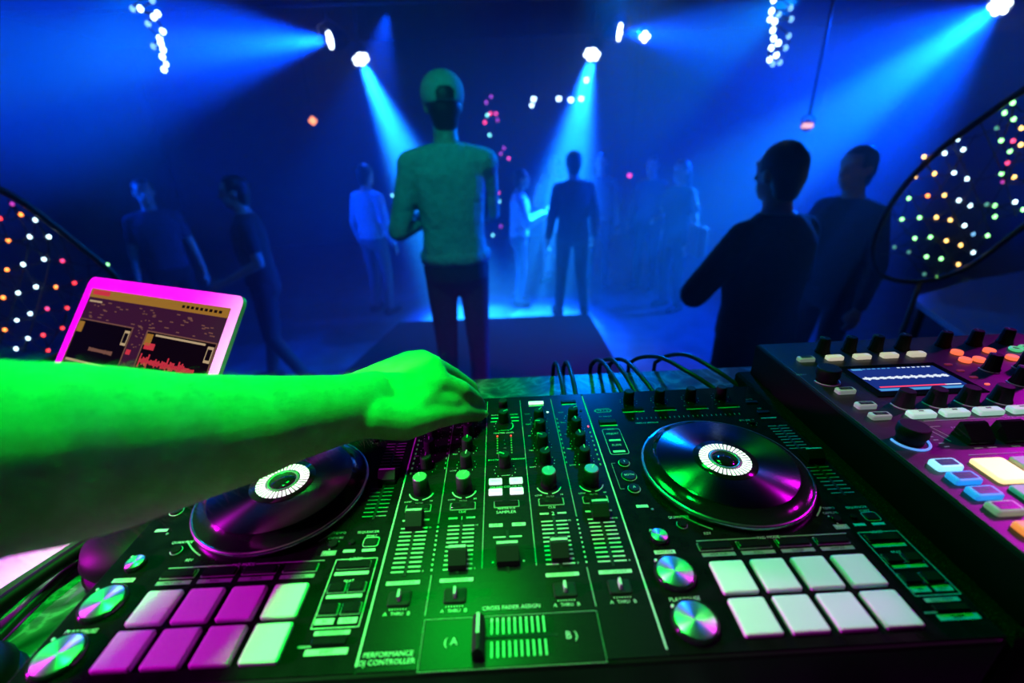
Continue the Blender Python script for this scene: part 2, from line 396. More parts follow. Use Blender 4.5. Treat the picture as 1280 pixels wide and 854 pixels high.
# ============================================================== DJ booth
M_marble = mat('marbled_counter', (.1,.2,.3), .35)
nt = M_marble.node_tree; n = nt.nodes; L = nt.links; bs = n['Principled BSDF']
tc = n.new('ShaderNodeTexCoord'); nz = n.new('ShaderNodeTexNoise'); nz.inputs['Scale'].default_value = 16; nz.inputs['Detail'].default_value = 8; nz.inputs['Distortion'].default_value = 1.4
L.new(tc.outputs['Object'], nz.inputs[0])
m1 = n.new('ShaderNodeMath'); m1.operation = 'SUBTRACT'; m1.inputs[1].default_value = .5; L.new(nz.outputs[0], m1.inputs[0])
m2 = n.new('ShaderNodeMath'); m2.operation = 'ABSOLUTE'; L.new(m1.outputs[0], m2.inputs[0])
rp = n.new('ShaderNodeValToRGB'); e = rp.color_ramp.elements; e[0].position = 0.; e[0].color = (.24,.31,.33,1); e[1].position = .14; e[1].color = (.02,.032,.04,1)
q = e.new(.03); q.color = (.10,.14,.15,1); L.new(m2.outputs[0], rp.inputs[0]); L.new(rp.outputs[0], bs.inputs['Base Color'])
booth = empty('dj_booth', (0,.35,ZS), 'booth counter with marbled top under the black controller', 'booth')
obj('countertop', MB().slab([(-1.15,-.10),(1.15,-.10),(1.15,.703),(-1.15,.697)], ZT-.04, ZT, .003), M_marble, booth)
obj('front_panel', MB().box((0,.62,(ZS+ZT-.04)/2), (2.2,.03,ZT-.04-ZS)), M_black, booth)
for x in (-1.08, 1.08): obj('side_panel', MB().box((x,.27,(ZS+ZT-.04)/2), (.03,.66,ZT-.04-ZS)), M_black, booth)

# =========================================================== controller
def mm(x, y, z=0.): return Vector((x/1000, y/1000, ZP+z/1000))
con = empty('dj_controller', (0,.359,ZT), 'black four-channel controller with two jog wheels on the marbled counter', 'dj controller')
c = MB(); c.slab([(x*.001, y*.001) for x, y in rrect(664,340,9,5,(0,359))], ZT+.006, ZP-.001, .003)
for x in (-290,290):
    for y in (220,500): c.lathe([(.014,0),(.014,.007)], (x/1000,y/1000,ZT), 16)
obj('chassis', c, M_black, con)
Zt = ZP
def plate(name, x0, x1, y0, y1, m, z=.0):
    p = MB(); p.slab([(x0/1000,y0/1000),(x1/1000,y0/1000),(x1/1000,y1/1000),(x0/1000,y1/1000)], ZP-.0015, ZP+z, .0004); return obj(name, p, m, con)
plate('mixer_plate', -102.3, 102.3, 192, 526, M_plate)
plate('deck_plate', -329, -103.2, 192, 526, M_deck); plate('deck_plate', 103.2, 329, 192, 526, M_deck)

pr = MB(); pd = MB()                          # bright and dim printing on the plates
def R_(mb, x, y, w, h, z=.25): mb.box(mm(x,y,z*.5+.05), (w/1000,h/1000,.0002))
def T_(mb, s, x, y, sz, al='c'): text(mb, s, x/1000, y/1000, ZP+.0003, sz/1000, al)
def LN(mb, x0, y0, x1, y1, w=.6):
    d = math.hypot(x1-x0, y1-y0); mb.box(mm((x0+x1)/2,(y0+y1)/2,.15), (d/1000,w/1000,.0002), rz=math.atan2(y1-y0,x1-x0))
def FRAME(mb, pts, w=.6):
    for i in range(len(pts)): LN(mb, *pts[i], *pts[(i+1)%len(pts)], w)
def ARC(mb, x, y, r, a0, a1, w=.9, n=14):
    for i in range(n):
        a = math.radians(a0+(a1-a0)*i/n); b = math.radians(a0+(a1-a0)*(i+1)/n)
        LN(mb, x+r*math.cos(a), y+r*math.sin(a), x+r*math.cos(b), y+r*math.sin(b), w)
def DOTS(mb, x, y, r, a0=-60, a1=240, n=11, s=.8):
    for i in range(n):
        a = math.radians(a0+(a1-a0)*i/(n-1)); R_(mb, x+r*math.cos(a), y+r*math.sin(a), s, s)
# --- shared part meshes
def knob_mesh(r, h, skirt=1.0, name='knob'):
    return MB().lathe([(r*skirt,0),(r*skirt,h*.12),(r*1.0,h*.2),(r*.93,h*.8),(r*.9,h*.95),(r*.80,h)], seg=48, rip=(16,.018)).mesh(name)
K_small = knob_mesh(.0062,.015); K_filter = MB().lathe([(.0078,0),(.0075,.006),(.0071,.0175)], seg=48, rip=(24,.02)).mesh('knob')
K_fx = knob_mesh(.0065,.016)
PT_small = MB().box((0,.0032,.0151), (.0011,.0058,.0005)).box((0,.0061,.0100), (.0011,.0010,.0095)).mesh('pointer')
PT_cap = MB().lathe([(.0069,.0174),(.0066,.0184),(.0062,.0187)], seg=32).mesh('knob_cap')
PT_line = MB().box((0,.0035,.0188), (.0010,.0055,.0004)).mesh('pointer')
for m_ in (K_small, K_filter, K_fx): m_.materials.append(M_rubber)
PT_small.materials.append(M_print); PT_cap.materials.append(M_greymetal); PT_line.materials.append(M_print)
def knob(me, x, y, ang, parent=con, ptr=PT_small, z=0.):
    o = link('knob', me, None, parent, mm(x,y,z), math.radians(ang))
    p = bpy.data.objects.new('pointer', ptr); COL.objects.link(p); p.parent = o
    return o
_BT = {}
def button(x, y, w, h, m=M_black, t=2.2, r=1., ch=.5, name='button', parent=con, z=0.):
    key = (w,h,t,r,ch,m.name)
    if key not in _BT:
        _BT[key] = MB().slab([(a/1000,b/1000) for a,b in rrect(w,h,r,3)], 0, t/1000, ch/1000).mesh(name); _BT[key].materials.append(m)
    return link(name, _BT[key], None, parent, mm(x,y,z))
_RB = {}
def rbutton(x, y, r, m=M_black, t=2.5, name='round_button', parent=con, z=0.):
    key = (r,t,m.name)
    if key not in _RB:
        _RB[key] = MB().lathe([(r/1000,0),(r/1000,t*.8/1000),(r*.9/1000,t/1000)], seg=28).mesh(name); _RB[key].materials.append(m)
    return link(name, _RB[key], None, parent, mm(x,y,z))

# --- mixer section lines
for s in (-1,1): LN(pr, s*102.6, 196, s*102.6, 520, 1.3)
for s in (-1,1):
    LN(pd, s*62, 229, s*61.5, 262, .8); LN(pd, s*62, 315, s*61, 517, .8); LN(pd, s*21.8, 266, s*21, 517, .8)
    for i in range(10): R_(pr, s*62, 311-i*4.9, 1.3, 1.6)
    for i in range(11): R_(pd, s*61+(s*31 if False else 0)+ (8 if s>0 else -8)*0 + (s*2.6), 470-i*8, 1.4, 3.)
COLX = (-82.8, -41.3, 41.3, 82.8); NUM = ('3','1','2','4')
ANG = {0:(40,0,8,5,20), 1:(-40,5,0,-8,-30), 2:(-42,-85+180-5,58,-35,0), 3:(-52,8,5,0,-35)}
for ci, x in enumerate(COLX):
    s = 1 if x > 0 else -1
    button(x-(2 if x>0 else -2)*0, 508, 19, 6, M_whitelit if ci in (1,2) else M_black, 1.6, .8)
    if ci in (1,2): 
        lb = MB(); text(lb, 'LOAD', x/1000, .508, ZP+.0018, .0028); obj('button_lettering', lb, M_black, con)
    R_(pr, x, 502, 19, 2.0)
    T_(pd, 'TRIM', x-13, 484, 2.2)
    for k_, (yy, nm) in enumerate(((470,'TRIM'),(447,'HI'),(420,'MID'),(393,'LOW'))):
        knob(K_small, x, yy, ANG[ci][k_]); DOTS(pr, x, yy, 10.2, -50, 230, 11, .8)
        T_(pr, nm, x-13.2, yy-8, 2.0)
        if k_ == 0: rbutton(x+12.5, 486, 1.6, M_whitelit if ci in (1,2) else M_black, .6)
    o = link('knob', K_filter, None, con, mm(x,357), math.radians(ANG[ci][4]))
    cp = bpy.data.objects.new('knob_cap', PT_cap); COL.objects.link(cp); cp.parent = o
    pt = bpy.data.objects.new('pointer', PT_line); COL.objects.link(pt); pt.parent = o
    ARC(pr, x, 357, 11.8, 195, 260, 1.1); ARC(pr, x, 357, 11.8, -80, -15, 1.1)
    T_(pr, 'LOW', x-11, 343.5, 2.); T_(pr, 'HI', x+11, 343.5, 2.); T_(pd, 'FILTER', x, 341.5, 1.8)
    button(x, 334.5, 21, 6.5, M_gloss, 2., .8); FRAME(pd, [(x-11.5,330.4),(x+11.5,330.4),(x+11.5,338.6),(x-11.5,338.6)], .9)
    T_(pr, 'CUE', x, 327.6, 2.6)
    T_(pr, NUM[ci], x, 320, 4.2); R_(pr, x-8, 320.2, 8, 1.7); R_(pr, x+8, 320.2, 8, 1.7)
    for i in range(11):
        y = 311-i*4.45
        for sd in (-1,1): R_(pr, x+sd*6.6, y, 10, 1.15)
    T_(pr, '10', x+13.8, 311, 1.8); T_(pr, '0', x+13.8, 266.5, 1.8)
    sl = MB(); sl.box(mm(x,289,.1), (.0020,.054,.0006)); obj('fader_slot', sl, M_rubber, con)
    R_(pr, x, 256.6, 26, 3.2); tt = MB(); text(tt, 'HOT CUE DECK', x/1000, .2566, ZP+.0005, .0018); obj('bar_lettering', tt, M_black, con)
    # crossfader assign switch
    sw = MB(); sw.slab([(a/1000,b/1000) for a,b in rrect(17,12,1.5,3,(x,243))], ZP-.001, ZP+.0018, .0008); o = obj('assign_switch', sw, M_rubber, con)
    lv = MB(); lv.box(mm(x,243,4), (.0018,.0062,.006)); obj('switch_lever', lv, M_print, o)
    T_(pr, 'A', x-8.6, 231.4, 2.8); T_(pr, 'THRU', x, 231.4, 2.5); T_(pr, 'B', x+8.6, 231.4, 2.8)
    for i in range(7): R_(pr, x-6+i*2, 234.8, .6, 1.)
CAPY = (318, 275.5, 277.5, 318)
def fader_cap(x, y, w=14.5):
    f = MB(); a = w/2000
    prof = [(-.011,0),(-.0105,.005),(-.002,.0125),(.004,.0125),(.0062,.008),(.0075,0)]
    f.rings([[Vector((-a,yy,zz)) for yy,zz in prof], [Vector((-a*.98,yy,zz)) for yy,zz in prof],[Vector((a*.98,yy,zz)) for yy,zz in prof], [Vector((a,yy,zz)) for yy,zz in prof]], 0, True, False)
    o = link('fader_cap', f.mesh('fader_cap'), M_rubber, con, mm(x,y,1))
    l = MB().box((0,.0012,.0127), (2*a*.95,.0022,.0006)).mesh('cap_line'); l.materials.append(M_print)
    p = bpy.data.objects.new('cap_line', l); COL.objects.link(p); p.parent = o
for x, y in zip(COLX, CAPY): fader_cap(x, y)
# --- centre strip
knob(K_small, -1, 470, -60); rbutton(-1, 505, 5.5, M_rubber, 9, 'headphone_knob')
R_(pr, -11, 478, 10, 1.6); R_(pr, 13, 478, 10, 1.6); T_(pr, 'BOOTH', -11, 484.5, 2.); T_(pr, 'MASTER', 12, 484.5, 2.)
R_(pr, -13, 470.5, 8, 1.5); R_(pr, 13, 470.5, 9, 1.5)
DOTS(pr, -1, 461, 11, -60, 240, 11); ARC(pr, -1, 461, 11, -50, 30, 1.0); LN(pr, -5, 452, 4, 452.5, .5)
T_(pr, 'MASTER LEVEL', -1, 447, 2.6)
for sx in (-8.6, 7.0):
    for i in range(8):
        y = 441-i*4.4
        l = MB(); l.slab([(a/1000,b/1000) for a,b in rrect(1.7,2.6 if i == 0 else 2.,.4,2,(sx,y))], ZP, ZP+.0006, .0002)
        obj('level_led', l, M_redled if i == 0 else M_greenled, con)
for i, s in enumerate(('0','-6','-12','-24')): T_(pd, s, -.8, 433-i*7, 2.)
knob(K_small, -1, 390, 62); T_(pr, 'BOOTH', -13, 399, 2.2); T_(pr, 'MONITOR', 13.5, 399, 2.2)
DOTS(pr, -1, 382, 11, -50, 230, 11); LN(pr, -5, 374, 4, 374.5, .5)
for x, y in ((-10.8,365),(9.6,365),(-10.8,350.4),(9.6,350.4)):
    button(x, y, 13, 8, M_whitelit, 1.8, 1.)
for nm, x, y in (('SPACE',-10.8,365),('JET',9.6,365),('PITCH',-10.8,350.4),('NOISE',9.6,350.4)):
    t = MB(); text(t, nm, x/1000, y/1000, ZP+.0020, .0024); obj('button_lettering', t, mat('mid_grey_print', (.25,.28,.3), .6), con)
T_(pr, 'SOUND COLOR FX', -.5, 357.6, 2.6)
button(-.7, 334.5, 22, 6, M_gloss, 2., .8); FRAME(pd, [(-12,330.8),(11,330.8),(11,338.4),(-12,338.4)], .9); T_(pr, 'MASTER CUE', -.7, 329, 2.)
T_(pr, 'SAMPLER', -1, 324.6, 3.2)
for x, s in ((-10.6,'CUE'),(9.7,'VOL')):
    R_(pr, x, 309.5, 12, 3.6); t = MB(); text(t, s, x/1000, .3095, ZP+.0005, .0022); obj('bar_lettering', t, M_black, con)
R_(pr, -7.6, 296.2, 10.5, 1.3); R_(pr, 6.4, 296.2, 10.5, 1.3); R_(pr,-13,271,1.5,1.5); R_(pr,12,271,1.5,1.5)
sl = MB(); sl.box(mm(-.8,282,.1), (.0020,.042,.0006)); obj('fader_slot', sl, M_rubber, con)
fader_cap(-.9, 277, 18)
# --- crossfader bay
cf = MB(); cf.slab([(a/1000,b/1000) for a,b in rrect(122,34.5,.8,2,(0,207.8))], ZP-.001, ZP+.0006, .0003); obj('crossfader_plate', cf, M_plate, con)
FRAME(pd, [(-61.6,190.2),(61.6,190.2),(61.6,225.6),(-61.6,225.6)], .35)
T_(pr, 'CROSS FADER ASSIGN', .5, 231.8, 3.)
xf = MB()
for i in range(10):
    x = -13.7+i*4.07
    for y0, y1 in ((212,223.5),(196.5,207)): xf.box(mm(x,(y0+y1)/2,.75), (.0013,(y1-y0)/1000,.0002))
text(xf, '( A', -.0414, .2088, ZP+.0009, .0052); text(xf, 'B )', .0412, .2088, ZP+.0009, .0052); obj('printed_lettering', xf, M_print, con)
sl = MB(); sl.box(mm(3,209.6,.5), (.058,.0022,.0006)); obj('fader_slot', sl, M_rubber, con)
f = MB(); prof = [(-.0042,0),(-.004,.009),(-.001,.0125),(.001,.0125),(.004,.009),(.0042,0)]
f.rings([[Vector((xx,yy,zz)) for xx,zz in prof] for yy in (-.0125,-.0123,.0123,.0125)], 0, True, False)
o = link('crossfader_cap', f.mesh('crossfader_cap'), M_rubber, con, mm(-22.4,207.5,.8))
l = MB().box((0,.005,.0127), (.0022,.0140,.0006)).mesh('cap_line'); l.materials.append(M_print); q = bpy.data.objects.new('cap_line', l); COL.objects.link(q); q.parent = o
T_(pr, 'PERFORMANCE', -82.7, 203, 3.4); T_(pr, 'DJ CONTROLLER', -82.7, 198, 3.4)

# --- decks
PADW, PADH = 26.3, 27.3
def pad_mesh():
    me = MB().slab([(a/1000,b/1000) for a,b in rrect(PADW,PADH,1.6,4)], 0, .0035, .0012).mesh('performance_pad'); me.materials.append(M_pad); return me
PAD = pad_mesh()
def disc_button(x, y, r, name):
    ring = MB().lathe([(r*1.12,0),(r*1.12,.003),(r*1.02,.0042),(r*.98,.0042),(r*.98,.0)], seg=48, cap=False).mesh(name); ring.materials.append(M_gloss)
    o = link(name, ring, None, con, mm(x,y))
    d = MB().lathe([(r*.97,0),(r*.97,.0038),(r*.92,.0044),(r*.10,.0041),(r*.04,.0041)], seg=64).mesh('metal_disc'); d.materials.append(M_disc)
    p = bpy.data.objects.new('metal_disc', d); COL.objects.link(p); p.parent = o
    w = MB().lathe([(.0012,-.0001),(.0012,.0016),(.0005,.0018)], (-r*1.02*.8,r*1.02*.72,.0025), 10).mesh('status_light'); w.materials.append(mat('dim_lamp', (.6,.6,.6), .3)); p2 = bpy.data.objects.new('status_light', w); COL.objects.link(p2); p2.parent = o
def deck(jx, side):
    jy = 365.8
    def X(dx): return jx+dx
    def Y(dy): return jy+dy
    # jog wheel
    jog = MB().lathe([(.0785,0),(.0797,.0025),(.0800,.0042),(.0793,.0060),(.0780,.0068),(.0768,.0062)], seg=96, cap=False).mesh('jog_wheel'); jog.materials.append(M_chrome)
    J = link('jog_wheel', jog, None, con, mm(jx,jy,0))
    def sub(name, mb, m):
        me = mb.mesh(name); me.materials.append(m); o = bpy.data.objects.new(name, me); COL.objects.link(o); o.parent = J; return o
    sub('jog_side', MB().lathe([(.0772,.0066),(.0745,.0072),(.0700,.0095),(.0665,.0120),(.0652,.0134)], seg=96, cap=False, rip=(36,.004)), M_gloss)
    sub('platter', MB().lathe([(.0652,.0134),(.0645,.0140),(.0300,.0140)], seg=128, cap=False), M_platter)
    sub('hub_plate', MB().lathe([(.0302,.0138),(.0300,.0143),(.0050,.0143)], seg=64), M_gloss)
    led = MB()
    for i in range(36):
        a0 = 2*PI*(i+.15)/36; a1 = 2*PI*(i+.85)/36
        vs = [(r*math.cos(a), r*math.sin(a), .0146) for r in (.0157,.0242) for a in (a0,a1)]; led.add(vs, [(0,2,3,1)])
    sub('light_ring', led, M_ledwhite)
    sub('jog_display', MB().lathe([(.0150,.0144),(.0146,.0149),(.0125,.0149),(.0122,.0146)], seg=48, cap=False), M_greymetal)
    sub('display_glass', MB().lathe([(.0123,.0144),(.0123,.0147),(.002,.0147)], seg=40), M_gloss)
    # pads
    for r in range(2):
        for c_ in range(4):
            link('performance_pad', PAD, None, con, mm(X(-60.4+PADW/2+c_*32.25), Y(-106.6-PADH/2-r*31.5)))
    # play, cue, sync discs
    disc_button(X(-90), Y(-153), .0145, 'play_button'); disc_button(X(-90), Y(-114), .0140, 'cue_button'); disc_button(X(-90.6), Y(-79), .0070, 'sync_button')
    T_(pr, 'PLAY/PAUSE', X(-90), Y(-135), 3.); R_(pr, X(-90.5), Y(-93.5), 17, 3.6)
    t = MB(); text(t, 'SHIFT CUE', X(-90.5)/1000, Y(-93.5)/1000, ZP+.0005, .0020); obj('bar_lettering', t, M_black, con)
    R_(pr, X(-94), Y(-42.5), 11, 3.4); rbutton(X(-86), Y(-47), 1.2, M_greymetal, .8)
    T_(pr, 'QUANTIZE', X(-66), Y(-57.5), 2.6); rbutton(X(-66), Y(-66), 4.2, M_gloss, 2.6); ARC(pr, X(-66), Y(-66), 4.6, 0, 360, .4, 18)
    T_(pr, 'REV', X(-48.4), Y(-77), 2.6); T_(pr, 'FWD', X(66.9), Y(-77), 2.6)
    ARC(pd, jx, jy, 84, 222, 240, 1.2); ARC(pd, jx, jy, 84, -50, -40, 1.2)
    # pad modes
    LN(pd, X(-61), Y(-84.2), X(-10), Y(-84.2), .9); LN(pd, X(10), Y(-84.2), X(66), Y(-84.2), .9); T_(pr, 'PAD MODE', X(0), Y(-84.2), 2.6)
    for i, s in enumerate(('HOT CUE','ROLL','SLICER','SAMPLER')):
        x = X(-48.2+i*32.4); button(x, Y(-90.6), 26, 6.4, M_gloss, 2.2, .8); FRAME(pd, [(x-13.5,Y(-94.3)),(x+13.5,Y(-94.3)),(x+13.5,Y(-86.9)),(x-13.5,Y(-86.9))], .7)
        R_(pd, x, Y(-98.3), 27, 3.4); t = MB(); text(t, s, x/1000, Y(-98.3)/1000, ZP+.0005, .0022); obj('bar_lettering', t, M_black, con)
    # loop box
    bx = [(X(75.8),Y(-84.3)),(X(109.5),Y(-84.3)),(X(109.5),Y(-142.4)),(X(75.8),Y(-142.4))]; FRAME(pr, bx, .55)
    T_(pr, 'LOOP', X(92), Y(-84.3), 2.8)
    button(X(92), Y(-90.6), 26, 6.6, M_gloss, 2.2, .8); FRAME(pd, [(X(79),Y(-94)),(X(105),Y(-94)),(X(105),Y(-87)),(X(79),Y(-87))], .5); R_(pr, X(92), Y(-98), 27, 3.0)
    T_(pr, 'BEAT', X(92), Y(-105), 2.4)
    for dx in (-7.6, 7.6):
        button(X(92+dx), Y(-110.6), 12, 7.5, M_gloss, 2.2, .8); FRAME(pd, [(X(92+dx-6.6),Y(-114.8)),(X(92+dx+6.6),Y(-114.8)),(X(92+dx+6.6),Y(-106.6)),(X(92+dx-6.6),Y(-106.6))], .5)
        button(X(92+dx*1.08), Y(-128.3), 13, 8, M_gloss, 2.2, .8); FRAME(pd, [(X(92+dx*1.08-7.1),Y(-132.8)),(X(92+dx*1.08+7.1),Y(-132.8)),(X(92+dx*1.08+7.1),Y(-124)),(X(92+dx*1.08-7.1),Y(-124))], .5)
        R_(pr, X(92+dx*1.1), Y(-137.4), 13.5, 4.4)
        t = MB(); text(t, 'IN' if dx < 0 else 'OUT', X(92+dx*1.1)/1000, Y(-137.4)/1000, ZP+.0005, .0024); obj('bar_lettering', t, M_black, con)
    R_(pr, X(92), Y(-118), 27, 2.8); R_(pr, X(92), Y(-146), 25, 3.); R_(pr, X(92.2), Y(-159), 29, 4.2)
    t = MB(); text(t, 'RELOOP/EXIT', X(92)/1000, Y(-146)/1000, ZP+.0005, .0020); text(t, 'SHIFT', X(92.2)/1000, Y(-159)/1000, ZP+.0005, .0026); obj('bar_lettering', t, M_black, con)
    button(X(92), Y(-152.5), 24, 5, M_gloss, 2., .8); R_(pd, X(76), Y(-155), 9, 1.4)
    # sequencer
    T_(pr, 'SEQUENCER', X(95), Y(-56.5), 2.4); T_(pr, 'START', X(99), Y(-61), 2.2); T_(pd, 'CAPTURE', X(68), Y(-61.5), 2.2)
    FRAME(pr, rrect(13,9.5,2,2,(X(100),Y(-67.5))), .5); button(X(100), Y(-67.5), 11, 7.6, M_black, 1.2, 1.6); R_(pr, X(100), Y(-76), 11, 2.6); R_(pr, X(83.6), Y(-76), 10, 2.6); R_(pd, X(67), Y(-77.2), 12, 5)
    rbutton(X(84), Y(-67.5), 2.6, M_gloss, 2.); rbutton(X(68), Y(-68.5), 4.0, M_gloss, 2.4)
    for a in (40,140,250): R_(pr, X(68)+5.2*math.cos(math.radians(a)), Y(-68.5)+5.2*math.sin(math.radians(a)), 1., 1.)
    # tempo slider
    for i in range(22):
        y = Y(70-i*5.15)
        if 2.5 < abs(i-11): 
            for sd in (-1,1): R_(pd, X(95.5)+sd*6.2, y, 9.4, 1.0)
    T_(pd, 'TEMPO', X(70), Y(-56), 2.4)
    sl = MB(); sl.box(mm(X(95.5),Y(14),.1), (.0022,.112,.0006)); obj('fader_slot', sl, M_rubber, con)
    f = MB(); prof = [(-.009,0),(-.0085,.005),(-.002,.011),(.002,.011),(.0085,.005),(.009,0)]
    f.rings([[Vector((xx,yy,zz)) for yy,zz in prof] for xx in (-.0085,-.0083,.0083,.0085)], 0, True, False)
    o = link('tempo_fader', f.mesh('tempo_fader'), M_rubber, con, mm(X(98),Y(12.5),.8))
    l = MB().box((0,0,.0112), (.016,.0014,.0006)).mesh('cap_line'); l.materials.append(M_print); q = bpy.data.objects.new('cap_line', l); COL.objects.link(q); q.parent = o
    T_(pd, 'SLIP', X(94), Y(107), 2.4); R_(pr, X(94.4), Y(86.3), 18, 1.3); T_(pr, 'JOG ADJUST', X(67), Y(84), 2.2); rbutton(X(70), Y(78), 3.2, M_gloss, 3); DOTS(pd, X(70), Y(78), 5.5, -60, 240, 7)
    button(X(94.4), Y(98), 14, 5, M_black, 1.6, .8)
    # effect knobs and buttons
    for i, x in enumerate((-59,-19.5,20,59)):
        knob(K_fx, X(x), Y(136), (-40,8,12,-30)[i]); DOTS(pr, X(x), Y(136), 10.5, -60, 240, 11, .7)
        button(X(x), Y(117), 26, 5, M_gloss, 2., .8); R_(pr, X(x), Y(112.2), 27, 1.7); R_(pd, X(x), Y(120.4), 27, .7)
    T_(pd, 'BEATS', X(92), Y(128), 2.); button(X(92), Y(121), 14, 5, M_black, 1.6, .8)
    for i in range(24): LN(pd, X(-64+i*5.6), Y(96), X(-64+i*5.6), Y(99), .7)
    T_(pr, 'NEEDLE SEARCH', X(-50), Y(88), 2.5)
    R_(pr, X(-95.5), Y(86), 21, 2.); button(X(-95.5), Y(92.5), 20, 7, M_rubber, 2.4, .8)
    FRAME(pr, [(X(-106),Y(118)),(X(-103),Y(121.5)),(X(-88),Y(121.5)),(X(-85),Y(118)),(X(-88),Y(114.5)),(X(-103),Y(114.5))], .55); T_(pr, 'FX 1  2', X(-95.5), Y(118), 2.8); T_(pr, 'FX ASSIGN', X(-95.5), Y(105), 2.2)
    g = rrect(20,46,2.5,3,(X(-95.2),Y(56))); FRAME(pr, g, .5)
    T_(pr, 'GRID', X(-95.2), Y(78.5), 2.6); T_(pr, 'ADJUST', X(-95.2), Y(70), 3.); R_(pr, X(-95.2), Y(57.7), 13, 3.2); T_(pr, 'SLIDE', X(-95.2), Y(49), 3.); R_(pr, X(-95.2), Y(37.8), 13, 3.2)
    for y, r, s in ((18.6,5,'3'),(-19.3,5.2,'A')):
        rbutton(X(-95), Y(y), r, M_black, 2.4); ARC(pr, X(-95), Y(y), r+.6, 0, 360, .7, 24)
        t = MB(); text(t, s, X(-95)/1000, Y(y)/1000, ZP+.0026, .003); obj('button_lettering', t, M_print, con)
    rbutton(X(-95), Y(-1), 7., M_black, 1.6); ARC(pr, X(-95), Y(-1), 7.4, 0, 360, .5, 28)
    t = MB(); text(t, 'BOTH', X(-95)/1000, Y(-1)/1000, ZP+.0018, .0026); obj('button_lettering', t, M_print, con)
    LN(pd, X(-108), Y(-19), X(-108), Y(19), .5); LN(pd, X(-108), Y(19), X(-104), Y(19), .5); LN(pd, X(-108), Y(-19), X(-104), Y(-19), .5)
deck(217.7, 1); deck(-217.7, -1)
obj('printed_lettering', pr, M_print, con); obj('grey_lettering', pd, M_printdim, con)
# sound meters beside the outer columns
for s in (-1,1):
    l = MB(); l.slab([(a/1000,b/1000) for a,b in rrect(1.8,3.2,.5,2,(s*98,452))], ZP, ZP+.0006, .0002); obj('level_led', l, M_redled, con)
    for i in range(8):
        l = MB(); l.slab([(a/1000,b/1000) for a,b in rrect(1.6,3,.4,2,(s*98,440-i*8))], ZP, ZP+.0006, .0002); obj('level_led', l, M_greenled, con)

# =================================================== sampler on its riser
ZSM = 45
M_speck = noisy('speckled_vinyl', (.004,.004,.005), (.04,.04,.043), 900, .8, 0, 2, .58, .72, bump=.6, spec=.06)
M_samp = noisy('sampler_plate', (.012,.012,.014), (.018,.018,.02), 90, .42, .1, 3, spec=.7)
tag(obj('equipment_riser', MB().slab([(.3335,.19),(.74,.19),(.74,.575),(.3335,.575)], ZT, ZP-.002, .006), M_speck), 'low black riser box with speckled covering beneath the sampler', 'riser')
sam = empty('sampler', (.57,.37,ZP-.002), 'black drum sampler with lit pads and waveform screen on the riser', 'sampler')
s = MB(); s.slab([(x/1000,y/1000) for x,y in ((347,200),(712,200),(712,562),(347,562))], ZP-.0015, ZP+.044, .003); obj('body', s, M_black, sam)
p = MB(); p.slab([(x/1000,y/1000) for x,y in ((349,203),(709,203),(709,559),(349,559))], ZP+.0435, ZP+.045, .0005); obj('top_plate', p, M_samp, sam)
sp = MB()
def sT(s, x, y, sz, al='c'): text(sp, s, x/1000, y/1000, ZP+.0453, sz/1000, al)
def sR(x, y, w, h): sp.box(mm(x,y,45.2), (w/1000,h/1000,.0002))
M_cream = mat('pale_keycap', (.80,.80,.78), .5); M_lit1 = mat('lit_cream_key', (.8,.8,.75), .5, emit=(.80,.72,.55), es=.62); M_lit2 = mat('lit_mint_key', (.7,.8,.75), .5, emit=(.42,.78,.62), es=.62); M_rim = mat('dim_lit_key', (.4,.5,.45), .5, emit=(.30,.42,.34), es=.35)
M_darkkey = mat('dark_key_face', (.02,.02,.022), .3)
def key(x, y, w=20, h=9, m=M_cream, face=None, lab=None, name='button'):
    o = button(x, y, w, h, m, 5., 2.2, 1.6, name, sam, ZSM)
    if face:
        f = MB().slab([(a/1000,b/1000) for a,b in rrect(w-6,h-4.4,.8,2)], .0049, .0053, .0001).mesh('key_face'); f.materials.append(face)
        q = bpy.data.objects.new('key_face', f); COL.objects.link(q); q.parent = o
        if lab:
            t = MB(); text(t, lab, 0, 0, .0054, .0024); me = t.mesh('button_lettering'); me.materials.append(M_printdim); q = bpy.data.objects.new('button_lettering', me); COL.objects.link(q); q.parent = o
    return o
SK = MB().lathe([(.0085,0),(.0085,.0015),(.0074,.004),(.0062,.018),(.0055,.020)], seg=48, rip=(12,.03)).mesh('knob'); SK.materials.append(M_rubber)
SK2 = MB().lathe([(.0098,0),(.0098,.0012),(.0088,.003),(.0070,.016),(.0066,.0175)], seg=48, rip=(18,.02)).mesh('knob'); SK2.materials.append(M_rubber)
SENC = MB().lathe([(.0105,0),(.0105,.004),(.0125,.009),(.0120,.016),(.0110,.017)], seg=48, rip=(24,.012)).mesh('dial'); SENC.materials.append(M_rubber)
SP_ = MB().box((0,.0035,.0201), (.0010,.005,.0004)).box((0,.0064,.013), (.0010,.0010,.013)).mesh('pointer'); SP_.materials.append(M_print)
def sknob(me, x, y, ang, nm='knob', ptr=True):
    o = link(nm, me, None, sam, mm(x,y,ZSM), math.radians(ang))
    if ptr: p = bpy.data.objects.new('pointer', SP_); COL.objects.link(p); p.parent = o
def sring(x, y, r, a0, a1, m, w=.0007):
    t = MB().tube([mm(x+r*math.cos(math.radians(a0+(a1-a0)*i/20)), y+r*math.sin(math.radians(a0+(a1-a0)*i/20)), 45.6) for i in range(21)], w, 6); obj('dial_ring', t, m, sam)
for i, x in enumerate((414.7,449.6,484.5,519.5)): sknob(SK, x, 528, (20,30,30,-10)[i])
for x in (576.3,617.5,658.8): sknob(SK, x, 531, -20)
key(380, 507, m=M_rim, face=M_darkkey, lab='BROWSE')
for i, x in enumerate((416.4,451.4,486.2,520.9)): key(x, 507.2, m=M_lit1)
